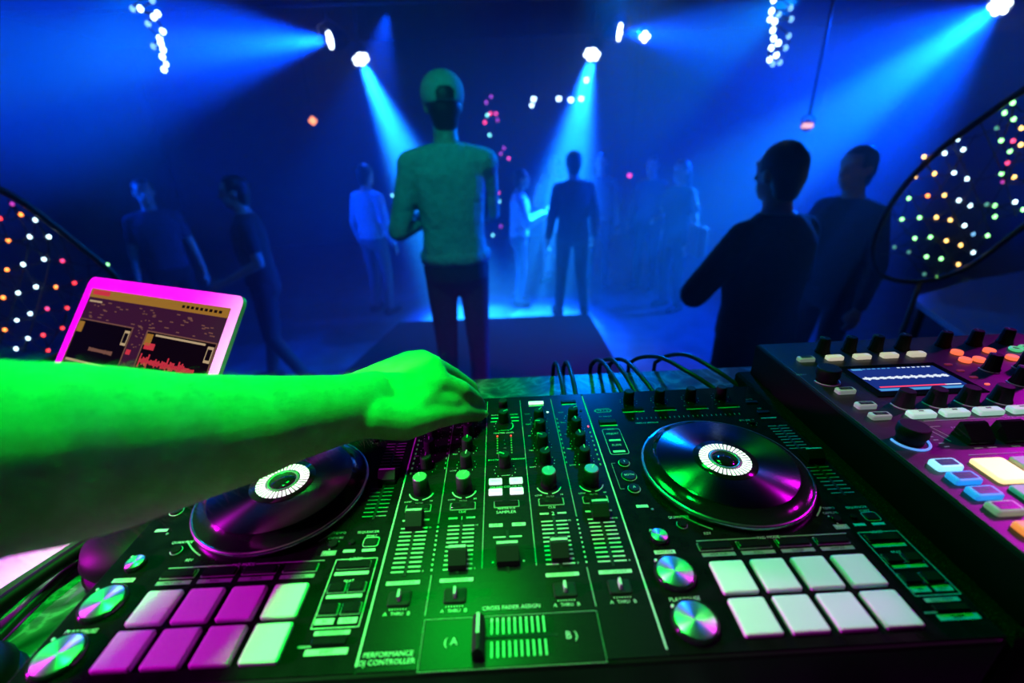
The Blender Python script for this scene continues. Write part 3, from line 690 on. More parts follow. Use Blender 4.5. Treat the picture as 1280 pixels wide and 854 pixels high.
sknob(SENC, 372, 456, 0, 'dial', False); sring(372, 456, 13.5, 180, 360, M_print)
sT('MENU', 353, 472, 3); 
for y, l in ((429.3,'BACK'),(399.4,'TEMPO'),(380,'SHIFT')): key(375, y, m=M_rim, face=M_darkkey, lab=l)
# screen
M_scr = mat('screen_blue', (.0,.0,.0), .1, spec=.15, emit=(.01,.03,.22), es=1.); M_scrw = mat('screen_white', (0,0,0), .2, spec=.15, emit=(.75,.85,1), es=1.); M_scrr = mat('screen_red', (0,0,0), .2, spec=.15, emit=(1,.06,.14), es=1.1); M_scrc = mat('screen_cyan', (0,0,0), .2, spec=.15, emit=(.08,.36,.75), es=.9)
bz = MB().slab([(x/1000,y/1000) for x,y in ((402,416),(524,416),(524,486),(402,486))], ZP+.0448, ZP+.0462, .0005); scr = obj('screen', bz, M_gloss, sam)
d = MB(); d.box(mm(463.5,451.5,46.3), (.103,.052,.0003))
d.box(mm(421,475,46.6), (.012,.004,.0002), 3); d.box(mm(462,428.2,46.6), (.098,.0042,.0002), 3)
d.box(mm(455,434,46.6), (.075,.0022,.0002), 2); d.box(mm(500,434,46.6), (.018,.0016,.0002), 1)
for i in range(46):
    x = 414+i*2.15; h = 2.6+6.*abs(math.sin(i*.75))**3*(.5+.5*random.random()); d.box(mm(x,454-.5,46.6), (.0021,h/1000,.0002), 1)
for k_ in range(14):
    if k_ != 6: d.box(mm(430+k_*6,475.5,46.6), ((2.5+random.random()*2)/1000,.0016,.0002), 3 if k_<7 else 1)
obj('display', d, [M_scr, M_scrw, M_scrr, M_scrc], scr)
# round lit keys
M_orange = mat('orange_lit', (.7,.2,.1), .4, emit=(1,.16,.07), es=1.15); M_green = mat('green_lit', (.3,.8,.5), .4, emit=(.1,.75,.3), es=.7); M_dimred = mat('dim_red', (.2,.03,.04), .4, emit=(.5,.05,.08), es=.25)
for x, y in ((573.3,507.6),(564.4,487.1),(581,486.6),(615.3,508),(623.4,487.6)): rbutton(x, y, 6.2, M_orange, 4., 'lit_button', sam, ZSM)
for x, y in ((650.3,509),(665.5,511.5)):
    t = MB().tube([mm(x+5*math.cos(a), y+5*math.sin(a), 47) for a in [2*PI*i/20 for i in range(21)]], .0020, 8); o = obj('lit_button', t, M_green, sam)
    obj('key_face', MB().lathe([(.004,0),(.004,.003)], mm(x,y,45), 20), M_darkkey, o)
for y in (480,464,448): button(537, y, 8, 4, M_dimred, 1.2, 1., .3, 'indicator', sam, ZSM)
button(537, 432, 5, 3, M_orange, 1.2, 1., .3, 'indicator', sam, ZSM)
for x, y in ((573,464),(613,464),(573,432),(613,432)): sknob(SK, x, y, 15); sring(x, y, 10.5, 150, 270, M_print)
for i, x in enumerate((416,449.5,484,519)): sknob(SK2, x, 400.5, 0, ptr=False); sring(x, 400.5, 11.4, 165, 300, M_print)
for x in (416.6,450.6,485.2,519.5):
    key(x, 379.6, 26, 10, M_lit2); 
    t = MB(); t.box(mm(x,380.8,50.2), (.005,.0016,.0003)); obj('key_mark', t, M_printdim, sam)
sR(450, 370.5, 76, .9); sT('SLICE', 497, 370.5, 3); sR(535, 370.5, 60, .9)
sknob(SENC, 373.5, 342, 0, 'dial', False); sring(373.5, 342, 15, 170, 350, mat('blue_ring', (.1,.3,.8), .4, emit=(.12,.35,1), es=.9), .0011)
for i in range(6): sR(396+i*.6, 356-i*5, 4.5, 1.)
LNs = [((392,361),(404,361)),((404,361),(409,338)),((410,361),(420,361)),((410,361),(414,345))]
for (x0,y0),(x1,y1) in LNs: sp.box(mm((x0+x1)/2,(y0+y1)/2,45.2), (math.hypot(x1-x0,y1-y0)/1000,.0008,.0002), rz=math.atan2(y1-y0,x1-x0))
for i, x in enumerate((430.5,464.5,498)):
    f = MB(); prof = [(-.011,0),(-.0105,.006),(.001,.016),(.0042,.016),(.008,0)]
    f.rings([[Vector((xx,yy,zz)) for yy,zz in prof] for xx in (-.0115,-.0113,.0113,.0115)], 0, True, False)
    o = link('fader_cap', f.mesh('fader_cap'), M_gloss, sam, mm(x,341.5,ZSM))
    sR(x-6, 327, 8, 1.4); sR(x+6, 327, 8, 1.4); sT('FX', x, 358, 3)
sR(455, 318.5, 96, .9)
M_bl1 = mat('bright_blue_key', (.3,.6,.9), .4, emit=(.30,.72,1), es=1.2); M_bl2 = mat('blue_key', (.1,.4,.8), .4, emit=(.02,.30,.95), es=.8); M_face = mat('lit_key_face', (.02,.03,.06), .3, emit=(.02,.1,.35), es=.4)
key(373.8, 305.5, 22, 12, M_bl1, M_face, 'PAD'); key(373.7, 289, 22, 12, M_bl2, M_face, 'SCENE'); key(373.7, 272, 22, 12, M_bl2, M_face, 'PATT'); key(373.4, 255.7, 22, 12, M_rim, M_darkkey, 'SONG'); 
M_yel = mat('yellow_pad', (.9,.75,.4), .5, emit=(1,.70,.32), es=1.3); M_ora = mat('orange_pad', (.9,.3,.15), .5, emit=(1,.22,.06), es=.9)
SPAD = MB().slab([(a/1000,b/1000) for a,b in rrect(29,29,3,4)], 0, .0035, .0012).mesh('sampler_pad'); SPAD.materials.append(M_pad)
for r in range(4):
    for c_ in range(4):
        x, y = 413+c_*34.5, 296.5-r*33
        if y < 190+14: continue
        if r == 0 and c_ == 0 or (r == 1 and c_ == 0 and False):
            me = SPAD.copy(); me.materials.clear(); me.materials.append(M_yel); link('sampler_pad', me, None, sam, mm(x,y,ZSM))
        else: link('sampler_pad', SPAD, None, sam, mm(x,y,ZSM))
key(374, 236, 22, 12, M_ora, None)
obj('printed_lettering', sp, M_print, sam)

# =============================================================== laptop
LY, LT, LW = .425, .671, .3464; LL = LW*.66
fd = Vector((math.sin(LY), math.cos(LY), 0)); rt = Vector((math.cos(LY), -math.sin(LY), 0)); up = fd*math.sin(LT)+Vector((0,0,math.cos(LT))); nr = rt.cross(up)
HRt = Vector((-.3964,.4697,ZP-.049)); HC = HRt-rt*LW/2
M_alu = mat('silver_aluminium', (.80,.80,.82), .42, .1)
lap = empty('laptop', (HC.x-fd.x*.11, HC.y-fd.y*.11, ZT), 'open silver laptop showing mixing software, left of the controller', 'laptop')
def quadbox(mb, O, ex, ey, ez, x0, x1, y0, y1, z0, z1, rad=0., mi=0):
    o = rrect(x1-x0, y1-y0, max(rad,.0005), 5, ((x0+x1)/2,(y0+y1)/2))
    mb.rings([[O+ex*a+ey*b_+ez*z for a, b_ in o] for z in (z0, z1)], mi, True, False)
q = MB(); quadbox(q, Vector((HC.x,HC.y,ZT)), rt, -fd, Vector((0,0,1)), -LW/2, LW/2, 0.004, LL, .002, .0155, .012); base = obj('base', q, M_alu, lap)
q = MB(); 
for r in range(5):
    for k_ in range(13): quadbox(q, Vector((HC.x,HC.y,ZT)), rt, -fd, Vector((0,0,1)), -.145+k_*.0224, -.145+k_*.0224+.0195, .022+r*.019, .022+r*.019+.0165, .0155, .0165, .002)
obj('keyboard', q, M_black, base)
q = MB(); quadbox(q, Vector((HC.x,HC.y,ZT)), rt, -fd, Vector((0,0,1)), -.055,.055,.13,.205,.0154,.0158,.003); obj('trackpad', q, mat('trackpad', (.6,.6,.62), .3), base)
q = MB(); quadbox(q, HC, rt, up, -nr*-1, -LW/2, LW/2, 0, LL, -.006, 0, .012); lid = obj('screen_lid', q, M_alu, lap)
M_l = [mat('lap_dark', (.01,.01,.01), .3, spec=.08, emit=(.016,.007,.010), es=1.), mat('lap_bar', (0,0,0), .3, spec=.08, emit=(.30,.14,.02), es=1.), mat('lap_red', (0,0,0), .3, spec=.08, emit=(.55,.03,.05), es=1.), mat('lap_line', (0,0,0), .3, spec=.08, emit=(.16,.07,.05), es=1.), mat('lap_pale', (0,0,0), .3, spec=.08, emit=(.45,.32,.18), es=1.), mat('lap_black', (0,0,0), .3, spec=.08, emit=(.002,.001,.002), es=1.), mat('lap_blue', (0,0,0), .3, spec=.08, emit=(.05,.3,.5), es=1.)]
q = MB(); DW, DH = LW-.036, LL-.044
def D(x0, x1, y0, y1, mi, z=.0008):           # fractions of the display, y from the top
    quadbox(q, HC, rt, up, nr, -DW/2+DW*x0, -DW/2+DW*x1, LL-.019-DH*y1, LL-.019-DH*y0, .0002, z, 0, mi)
D(0,1,0,1,0,.0005); D(0,1,0,.075,1); D(.02,.16,.01,.05,2,.001)
for i in range(9): D(.70+i*.03,.718+i*.03,.028,.05,5,.0011)
D(.02,.12,.10,.115,4,.001)
for x0, x1, c0 in ((.0,.43,4),(.53,1,2)):
    D(x0+.0,x1,.27,.62,5,.0009); D(x0,x1,.265,.275,3,.001); D(x0,x0+.008,.27,.8,3,.001); D(x1-.008,x1,.27,.8,3,.001)
    D(x0+.01,x0+.055,.29,.38,1,.0011); D(x1-.05,x1-.012,.30,.42,4,.0011); D(x1-.045,x1-.017,.32,.40,5,.0012)
    for i in range(34):
        h = .012+.05*abs(math.sin(i*1.3+x0*9))*random.random()*(1 if x0 > .2 else .15); xx = x0+.02+i*(x1-x0-.1)/34
        if x0 > .2 or i > 14: D(xx,xx+.008,.50-h,.50+h,2 if x0 > .2 else 3,.0012)
    D(x0+.02,x1-.08,.605,.625,4 if x0<.2 else 2,.0012); D(x0,x1,.66,.80,5,.0009)
    for i in range(8): D(x0+.03+i*.045,x0+.06+i*.045,.69,.73,3,.0012)
D(.44,.47,.44,.48,2,.0011); D(.55,.62,.36,.41,2,.0011); D(.60,.93,.285,.30,4,.0012)
for i in range(40): a, b_ = .45+.08*random.random(), .12+.8*random.random(); D(a,a+.006,b_,b_+.008,3,.0012)
for i in range(50): a, b_ = random.random()*.95, .1+.15*random.random(); D(a,a+.01+.02*random.random(),b_,b_+.008,3,.0011)
D(0,1,.83,1,5,.0009); D(.18,.22,.87,.91,6,.0011); D(.05,.1,.84,.86,4,.0011); D(.56,.60,.75,.80,1,.0013)
for i in range(60): a, b_ = random.random()*.95, .84+.15*random.random(); D(a,a+.01+.03*random.random(),b_,b_+.008,3,.0011)
obj('display', q, M_l, lid)
h = MB().tube([HC-rt*LW*.35, HC+rt*LW*.35], .005, 10); obj('hinge', h, M_black, lap)

# ====================================================== cables, headphones
M_cable = mat('cable_rubber', (.015,.015,.018), .35)
def spline(pts, n=8):
    P = [Vector(p) for p in pts]; out = []
    P = [P[0]*2-P[1]] + P + [P[-1]*2-P[-2]]
    for i in range(1, len(P)-2):
        for k_ in range(n):
            t = k_/n; a, b_, c_, d_ = P[i-1:i+3]
            out.append(.5*((2*b_)+(c_-a)*t+(2*a-5*b_+4*c_-d_)*t*t+(3*b_-a-3*c_+d_)*t**3))
    out.append(P[-2]); return out
def plugcable(x0, x1, zt, lab, x2=None):
    pts = [(x0,.531,ZP-.030),(x0,.56,ZP-.024),((x0*2+x1)/3,.60,ZP-.024+zt*.7),((x0+x1*2)/3,.655,ZP-.03+zt),(x1,.700,ZP-.045),(x1,.722,ZP-.10),(x1,.735,ZP-.40)]
    t = MB().tube(spline(pts), .0034, 10)
    o = empty('cable', (x0,.53,ZP-.03), lab, 'cable', 'cables behind the controller'); obj('lead', t, M_cable, o)
    obj('plug', MB().tube([(x0,.5295,ZP-.030),(x0,.55,ZP-.0275)], .0055, 12), M_rubber, o)
plugcable(.086,.088,.006,'leftmost black cable rising behind the mixer'); plugcable(.102,.106,.008,'second black cable from the left, rising behind the mixer')
plugcable(.168,.154,.010,'left cable of the middle three behind the controller'); plugcable(.187,.170,.012,'middle cable of the three behind the controller'); plugcable(.212,.187,.010,'right cable of the middle three, arching lowest to the right')
plugcable(.300,.222,.014,'slanting black cable behind the second effect knob'); plugcable(.338,.268,.016,'rightmost slanting black cable behind the fourth effect knob')
def tcable(px, r, lab, m=M_cable):
    t = MB().tube(spline([onz(x,y,ZT+r+.001) for x,y in px]), r, 10); return tag(obj('cable', t, m), lab, 'cable', 'cables on the counter')
tcable([(-60,850),(0,795),(35,760),(70,727),(100,700),(122,682),(150,655),(210,610)], .0040, 'thick dark cable on the marbled counter left of the controller')
tcable([(-60,815),(0,765),(40,729),(75,697),(100,677),(117,664),(140,648),(190,612)], .0028, 'thin dark cable beside the laptop, on the marbled counter', mat('thin_cable', (.02,.03,.02), .25))
hpn = onz(20, 850, ZT)
hd = empty('headphones', hpn, 'dark headphones lying by the near left edge of the controller', 'headphones')
M_hp = mat('headphone_shell', (.003,.0025,.004), .5, spec=.15)
c1, c2 = Vector((-.415,.215,ZT)), Vector((-.372,.352,ZT))
for cc in (c1, c2):
    o = obj('ear_cup', MB().lathe([(.030,.012),(.040,.014),(.043,.022),(.038,.034),(.020,.040),(.004,.041)], cc, 40), M_hp, hd)
    obj('ear_cushion', MB().lathe([(.030,.0),(.042,.002),(.045,.008),(.042,.014),(.030,.015)], cc, 40), M_rubber, o)
mid = (c1+c2)/2; d12 = (c2-c1); out = Vector((-d12.y,d12.x,0)).normalized()
obj('headband', MB().tube(spline([c1+out*.02+Vector((0,0,.03)), c1+out*.035-d12*.25+Vector((0,0,.025)), mid+out*.052+Vector((0,0,.02)), c2+out*.035+d12*.15+Vector((0,0,.025)), c2+out*.02+Vector((0,0,.03))]), .007, 10), M_hp, hd)

# ==================================================== the DJ's left arm
arm = empty('person', ond(-120, 580, .2), 'bare left arm of a person reaching over the controller, fingers pinching a knob', 'person')
a = MB()
def blend(p, q, t): return p.lerp(q, t)
RG = [(-260,600,.185,.052,.050),(-120,585,.200,.052,.050),(0,572,.228,.0485,.046),(75,566,.255,.0505,.046),(150,559,.285,.0500,.045),(225,549,.322,.0465,.042),(300,537,.360,.0430,.038),(370,522,.402,.0370,.033),(430,511,.440,.0330,.027),(455,506,.457,.0330,.0245),(478,501,.474,.0320,.021)]
cs = [ond(x,y,d) for x,y,d,_,_ in RG]; R = []
for i, (x,y,d,rv,rd) in enumerate(RG):
    t = (cs[min(i+1,len(cs)-1)]-cs[max(i-1,0)]).normalized(); v = (cs[i]-CAM).normalized(); u = t.cross(v).normalized()
    if u.z < 0: u = -u
    w = u.cross(t).normalized()
    R.append([cs[i]+u*rv*math.cos(2*PI*j/32)+w*rd*math.sin(2*PI*j/32) for j in range(32)])
a.rings(R, 0, True, True)
mcp = [ond(549,478,.500), ond(540,458,.508), ond(527,451,.526), ond(512,452,.545)]
wt = [ond(440,520,.455), ond(438,508,.462), ond(436,498,.469), ond(434,490,.474)]
for i in range(13):
    t = i/4.; j = min(int(t), 2); f_ = t-j
    m_ = mcp[j].lerp(mcp[j+1], f_) if t <= 3 else mcp[3]; w_ = wt[j].lerp(wt[j+1], f_) if t <= 3 else wt[3]
    a.cap(w_, m_, .017, .0135)
fing = [[(575,488,.517),(592,499,.540),(600,509,.553)], [(566,470,.545),(588,484,.572),(597,503,.580)], [(553,468,.565),(570,490,.590),(565,503,.580)], [(536,470,.583),(548,492,.597),(545,505,.585)]]
for i, ch in enumerate(fing):
    pts = [mcp[i]] + [ond(*c_) for c_ in ch]; rs = [(.0130,.0122,.0105,.0085),(.0125,.0105,.009,.008),(.012,.010,.009,.008),(.0105,.009,.008,.007)][i]
    for k_ in range(3): a.cap(pts[k_], pts[k_+1], rs[k_], rs[k_+1])
th = [ond(462,520,.450), ond(505,526,.470), ond(541,519,.490), ond(573,515,.514), ond(598,517,.545)]
for k_, (r0, r1) in enumerate(((.022,.021),(.021,.0165),(.0160,.0130),(.0130,.0098))): a.cap(th[k_], th[k_+1], r0, r1)
a.cap(th[1], mcp[0], .018, .012); a.cap(ond(500,512,.476), ond(532,500,.490), .020, .0165); a.cap(ond(532,500,.490), ond(562,502,.505), .0165, .0125); a.cap(ond(562,502,.505), ond(586,507,.531), .0125, .0095)
ARM = noisy('arm_skin', (.38,.27,.19), (.46,.34,.25), 60, .55, 0, 4, bump=.18, bscale=700)
body = fused('body', a, .0021, ARM, arm, smooth=9)
nail = MB(); 
tn = (th[4]-th[3]).normalized(); vn = (CAM-th[4]).normalized(); un = (vn-tn*vn.dot(tn)).normalized(); sn = tn.cross(un)
nail.ell(th[4]+un*.0078+tn*.003, (.0062,.0045,.0012), 12, 6, M=Matrix((tn, sn, un)).transposed()); obj('thumb_nail', nail, mat('nail', (.75,.55,.48), .25), arm)
# fine arm hair
me = body.data; hm = MB(); rnd = random.Random(3); nv = len(me.vertices)
ax = (cs[-1]-cs[1]).normalized()
while len(hm.f) < 2600*4:
    v = me.vertices[rnd.randrange(nv)]; p0 = v.co + WLOC[arm.name]
    if (p0-cs[1]).dot(ax) > (cs[-2]-cs[1]).dot(ax): 
        if rnd.random() > .05: continue
    nrm = v.normal; d_ = (ax*.8+nrm*.55+Vector((rnd.uniform(-.5,.5),rnd.uniform(-.5,.5),rnd.uniform(-.6,.2)))).normalized(); L_ = rnd.uniform(.006,.013)
    hm.tube([p0, p0+d_*L_*.5+nrm*.0008, p0+d_*L_-Vector((0,0,.0015))], [.00008,.00006,.00002], 3, cap=False)
o = obj('arm_hair', hm, mat('arm_hair', (.25,.16,.10), .5), arm); o['kind'] = 'stuff'
slv = MB().cap(ond(-300,606,.182), ond(-520,640,.165), .062, .075); fused('sleeve', slv, .008, M_blackcloth, arm)

# ========================================================= LED nets
LEDM = {}
def ledmat(k_):
    c_, s_ = {'w':((.55,.85,1),6),'o':((1,.22,.03),5),'r':((1,.04,.04),3.5),'p':((1,.06,.22),2.5),'m':((.6,.05,.5),1.3),'g':((.28,1,.30),5),'y':((1,.55,.14),5),'t':((.15,.6,.45),.7),'b':((.2,.55,1),1.6),'c':((.2,.9,.8),3.5)}[k_]
    return mat('led_'+k_, (.8,.8,.8), .3, emit=c_, es=s_)
M_cord = mat('net_cord', (.10,.11,.13), .6); M_frame = mat('net_frame', (.012,.012,.014), .5)
def bulbs(root, pts, r, par=None):
    cache = {}
    for p, k_ in pts:
        if k_ not in cache:
            cache[k_] = MB().ell((0,0,0), (r,r,r*1.15), 10, 8).mesh('led_bulb'); cache[k_].materials.append(ledmat(k_))
        link('led_bulb', cache[k_], None, root, p)
def net(label, base, fr, leds, rows, cols, yf, r=.0065, frad=.012, rear=None):
    root = empty('led_net', base, label, 'led net')
    obj('frame', MB().tube(spline([yf(*q_) for q_ in fr]), frad, 10), M_frame, root)
    lo = min((yf(*q_) for q_ in fr), key=lambda p: p.z)
    obj('stand', MB().tube([(lo.x,lo.y,0.02),lo], .012, 8).lathe([(.16,0),(.16,.012),(.02,.025)], (lo.x,lo.y,0), 24), M_frame, root)
    pts = [(yf(x,y), k_) for x,y,k_ in leds]; bulbs(root, pts, r)
    cm = MB(); P = [p for p, _ in pts]
    for i, p in enumerate(P):                                 # cords join neighbouring bulbs
        near = sorted(range(len(P)), key=lambda j: (P[j]-p).length)[1:4]
        for j in near:
            if (P[j]-p).length < .14:
                mid_ = (p+P[j])/2+Vector((0,0,-.012)); cm.tube([p, mid_, P[j]], .0020, 5)
    for ln in rows: cm.tube(spline([yf(*q_) for q_ in ln]), .0022, 5)
    if cm.f: obj('net_cords', cm, M_cord, root)
    return root
RL = [(1197,174,'w'),(1181,191.5,'w'),(1204,187,'w'),(1155,196,'y'),(1144,221,'y'),(1168,217,'y'),(1192.5,216,'w'),(1209,223.5,'w'),(1136,248,'g'),(1113,256,'g'),(1159.5,244.7,'o'),(1180.5,244,'y'),(1198.5,250.5,'w'),(1213,257,'w'),(1127.5,274,'g'),(1149.5,272,'g'),(1170.5,271.5,'y'),(1188,275,'y'),(1205.5,282,'w'),(1216.5,292.5,'b'),(1143.5,298,'g'),(1163,296.5,'g'),(1183,301,'y'),(1201,306.5,'y'),(1216.5,315.5,'w'),(1158,321,'g'),(1176.5,323.5,'g'),(1198,330.5,'y'),(1155.5,342.5,'t'),(1171.5,347,'g'),(1118,309,'t'),(1136,315,'t'),(1124,241,'t'),
      (1251.5,175.5,'g'),(1262.5,189,'g'),(1259.5,203.5,'p'),(1252,217,'g'),(1267.5,221.5,'y'),(1253.5,227,'m'),(1266.5,176,'p'),(1269,252.5,'w'),(1243.5,257,'g'),(1233.5,255.5,'t'),(1243.5,270.8,'g'),(1234.5,294.5,'g'),(1256,141,'g'),(1267,149,'g'),(1266,128.5,'g'),(1277,160,'y'),(1276,181,'y'),(1279,262,'g'),(1246,160,'t'),(1290,140,'w'),(1296,190,'w'),(1300,225,'g')]
RF = [(1340,75),(1300,100),(1262,124),(1215,157),(1170,192),(1130,233),(1100,280),(1090,318),(1104,345),(1150,352),(1205,336),(1262,296),(1330,240),(1375,150),(1340,75)]
def ry(x, y): return ony(x, y, 1.75+(1280-x)*.0016+(y-250)*.0006)
RW = [[(1110,262),(1142,300),(1170,346)],[(1135,238),(1165,290),(1195,332)],[(1160,206),(1190,262),(1217,318)],[(1190,180),(1215,230),(1240,300)],[(1225,152),(1250,210),(1270,270)],[(1112,305),(1150,272),(1190,214),(1220,168)],[(1130,340),(1170,300),(1205,250),(1245,190),(1270,130)],[(1165,350),(1205,305),(1240,255),(1275,190)],[(1100,318),(1130,318),(1150,340)]]
net('right light net of coloured bulbs stretched on a curved dark frame', ry(1180,420), RF, RL, RW, None, ry)
LEDS = [(15,255,'m'),(26,268,'o'),(44,275,'w'),(37,296,'w'),(61,296,'w'),(0,273,'r'),(10.5,301,'o'),(55,324,'w'),(78,326,'p'),(29,330.5,'w'),(9,337.5,'o'),(134,331,'g'),(45,358.6,'w'),(70,359,'o'),(93,353.6,'r'),(22.5,366,'w'),(4,372,'o'),(59,386,'p'),(84,385,'r'),(37.6,392,'w'),(21,400,'w'),(6,412,'o'),(54,419,'r'),(78,410,'r'),(35,423,'w'),(20,436,'w'),(60,438,'r'),(-12,300,'w'),(-15,340,'w'),(-14,385,'o'),(-10,420,'w')]
LF = [(-70,205),(-20,228),(22,249),(62,278),(100,308),(142,344),(150,372),(118,410),(70,446),(0,470),(-60,480),(-110,400),(-112,270),(-70,205)]
def ly(x, y): return ony(x, y, 1.55+x*.0012)
LWs = [[(10,250),(35,300),(20,370),(0,430)],[(45,272),(62,320),(45,390),(30,440)],[(75,295),(92,345),(80,400),(55,442)],[(110,320),(110,365),(90,415)],[(-10,290),(40,310),(100,340)],[(-10,345),(40,350),(110,375)],[(-10,400),(40,400),(85,420)]]
net('left light net of white and orange bulbs on a curved dark frame', ly(40,520), LF, LEDS, LWs, None, ly, r=.0055)
# nets hanging from the ceiling
def hang(label, px, Y, r=.010):
    pts = [(ony(x,y,Y+dy), k_) for x,y,dy,k_ in px]; zt = ZC-.002
    root = empty('hanging_led_net', (pts[0][0].x, Y, zt), label, 'led net', None); bulbs(root, pts, r)
    cm = MB(); P = sorted([p for p, _ in pts], key=lambda p: -p.z); top = Vector((P[0].x, P[0].y, ZC))
    cm.tube(spline([top]+P[::2]), .003, 5); cm.tube(spline([top+Vector((.02,.02,0))]+P[1::2]), .003, 5); obj('net_cords', cm, M_cord, root)
hang('hanging net strip of white bulbs at upper left', [(175.5,11,.0,'w'),(192.5,21.5,0,'w'),(197,17,.05,'w'),(185,30,.1,'b'),(203.5,39,0,'w'),(199.5,48,.05,'w'),(201,54,0,'w'),(204,62,0,'w'),(203,71,0,'w'),(207,80,.05,'w'),(205,87,0,'w'),(190,0,0,'b'),(192,58,.1,'b'),(166,11,.1,'b'),(188,-14,0,'w'),(178,-28,0,'w'),(170,-45,0,'w'),(172,-70,0,'w')], 2.4, .011)
hang('hanging net strip of white bulbs right of the right beams', [(967,0,0,'w'),(964.5,14,0,'w'),(962.5,24,.05,'w'),(968.5,27,0,'w'),(966,38,0,'w'),(973.5,18,.1,'b'),(967,48,0,'w'),(973,54,0,'w'),(964,60,0,'w'),(970.5,69,0,'w'),(962,74.5,0,'w'),(966,80,.1,'b'),(975,78,.1,'b'),(988,10,.15,'b'),(989,24,.15,'b'),(986,45,.15,'b'),(982,60,.15,'b'),(968,-12,0,'w'),(972,-28,0,'w'),(975,-45,0,'w'),(978,-70,0,'w')], 2.4, .011)
# far light string behind the man
fs = [(614,121,'m'),(613,142,'r'),(620,142,'p'),(609,144,'c'),(606,153,'r'),(612,169,'c'),(626,192,'m'),(636,198,'p'),(617,212,'c'),(623,241,'p'),(624,252,'c'),(626,283,'m'),(616,294,'c'),(630,185,'m'),(608,128,'m'),(622,150,'m')]
fp = [(ony(x,y,6.8), k_) for x,y,k_ in fs]
root = empty('light_string', ony(618,110,6.8), 'string of red and turquoise bulbs hanging far behind the man in cap', 'light string'); bulbs(root, fp, .018)
P = sorted([p for p, _ in fp], key=lambda p: -p.z); obj('cord', MB().tube([Vector((P[0].x,6.8,ZC))]+P, .004, 5), M_cord, root)
for (x, y, k_, rr, Y_, lab) in ((667,123.5,'w',.034,7.5,'white far lamp, upper of the close pair right of the man in cap'),(664.7,131.5,'w',.028,7.8,'dimmer white far lamp, lower of the close pair'),(698.5,123,'w',.034,7.5,'white far lamp left of the small slanted lamp'),(713.5,124.5,'w',.036,7.5,'middle far lamp under the right beam'),(726.5,123,'w',.034,7.5,'rightmost far lamp under the right beam'),(733,99.5,'w',.034,7.5,'far lamp inside the right beam'),(491,244,'c',.022,6.5,'tiny turquoise lamp at left elbow of the man in cap'),(787,219,'p',.03,7.,'pink far lamp above the dim guests')):
    p = ony(x, y, Y_); o = empty('far_lamp', p, lab, 'lamp', 'far lamps'); bulbs(o, [(p, k_)], rr); obj('lamp_base', MB().lathe([(rr*.8,rr*.5),(rr*.8,rr*1.6),(rr*.2,rr*1.8)], p, 14), M_black, o)
    obj('drop_wire', MB().tube([p+Vector((0,0,rr*1.7)), Vector((p.x,p.y,ZC))], .004, 5), M_black, o)

# ===================================================== stage lamps (pars)
M_par = mat('par_housing', (.02,.02,.022), .45); M_lens = mat('par_lens', (.8,.9,1), .2, emit=(.75,.92,1), es=9); M_lensy = mat('amber_lens', (1,.6,.3), .2, emit=(1,.30,.05), es=3); M_lensp = mat('peach_lens', (1,.7,.5), .2, emit=(1,.50,.26), es=1.4)
def par(label, pos, target, r=.11, lens=M_lens, n=7, group='stage lamps', lensr=.36, housing=True):
    pos = Vector(pos); d_ = (Vector(target)-pos).normalized(); Q = d_.to_track_quat('-Z','Y').to_matrix()
    root = empty('stage_lamp', pos, label, 'stage lamp', group)
    def tr(mb): mb.v = [tuple(Q @ Vector(v) + pos) for v in mb.v]; return mb
    h = tr(MB().lathe([(r*.35,r*1.9),(r*.8,r*1.6),(r*.98,r*.9),(r*1.0,.005),(r*1.06,0),(r*1.06,-.012),(r*.98,-.012),(r*.96,.004),(r*.2,.006)], seg=32)); obj('housing', h, M_par, root)
    for i in range(n):
        rr = 0 if i == 0 else r*.62; a_ = 2*PI*i/max(n-1,1)
        l = tr(MB().ell((rr*math.cos(a_), rr*math.sin(a_), -.002), (r*lensr*.8,r*lensr*.8,.012), 14, 8)); obj('lens', l, lens, root)
    y = MB().tube([pos+Vector((-r*1.15,0,0)), pos+Vector((-r*1.2,0,r*1.3)), pos+Vector((0,0,r*1.9)), pos+Vector((r*1.2,0,r*1.3)), pos+Vector((r*1.15,0,0))], .008, 6)
    y.tube([pos+Vector((0,0,r*1.9)), Vector((pos.x,pos.y,ZBAR-.03))], .012, 6); obj('mounting_yoke', y, M_par, root)
    return pos, d_
ZBAR = ZC-.12
for i, y in enumerate((5.4, 6.6)):  # pars clamp under these
    o = empty('lighting_bar', (0,y,ZBAR), 'dark lighting bar under the ceiling carrying the %s lamps' % ('outer right' if i == 0 else 'four blue'), 'lighting bar')
    obj('bar', MB().tube([(-5.9,y,ZBAR),(5.9,y,ZBAR)], .025, 10), M_par, o)
    for x in (-4,0,4): obj('hanger', MB().tube([(x,y,ZBAR),(x,y,ZC)], .015, 8), M_par, o)
def spot(name, pos, target, power, col, size, blend_, rad=.06):
    l = bpy.data.lights.new(name, 'SPOT'); l.energy = power; l.color = col; l.spot_size = math.radians(size); l.spot_blend = blend_; l.shadow_soft_size = rad
    o = bpy.data.objects.new(name, l); COL.objects.link(o); pos = Vector(pos); d_ = (Vector(target)-pos).normalized()
    o.location = pos + d_*.05; o.rotation_euler = d_.to_track_quat('-Z','Y').to_euler(); return o
BLUE = (.0,.05,1.); CYAN = (.01,.32,1.)
LA, LB, LC, LD, LE = ony(413,50,6.6), ony(451,74,6.6), ony(740,68,6.6), ony(774,40,6.6), ony(1250,6,5.4)
def beam(lab, p, tgt, power, size, core=.35, csize=.4, wide=1.):
    par(lab, p, tgt)
    spot('beam', p, tgt, power, BLUE, size, 1.); spot('beam_core', p, tgt, power*core, CYAN, size*csize, .9)
beam('stage lamp sending its beam to the left, left of the bright downward beam', LA, ony(-800,130,3.2), 12500, 50, .6, .4)
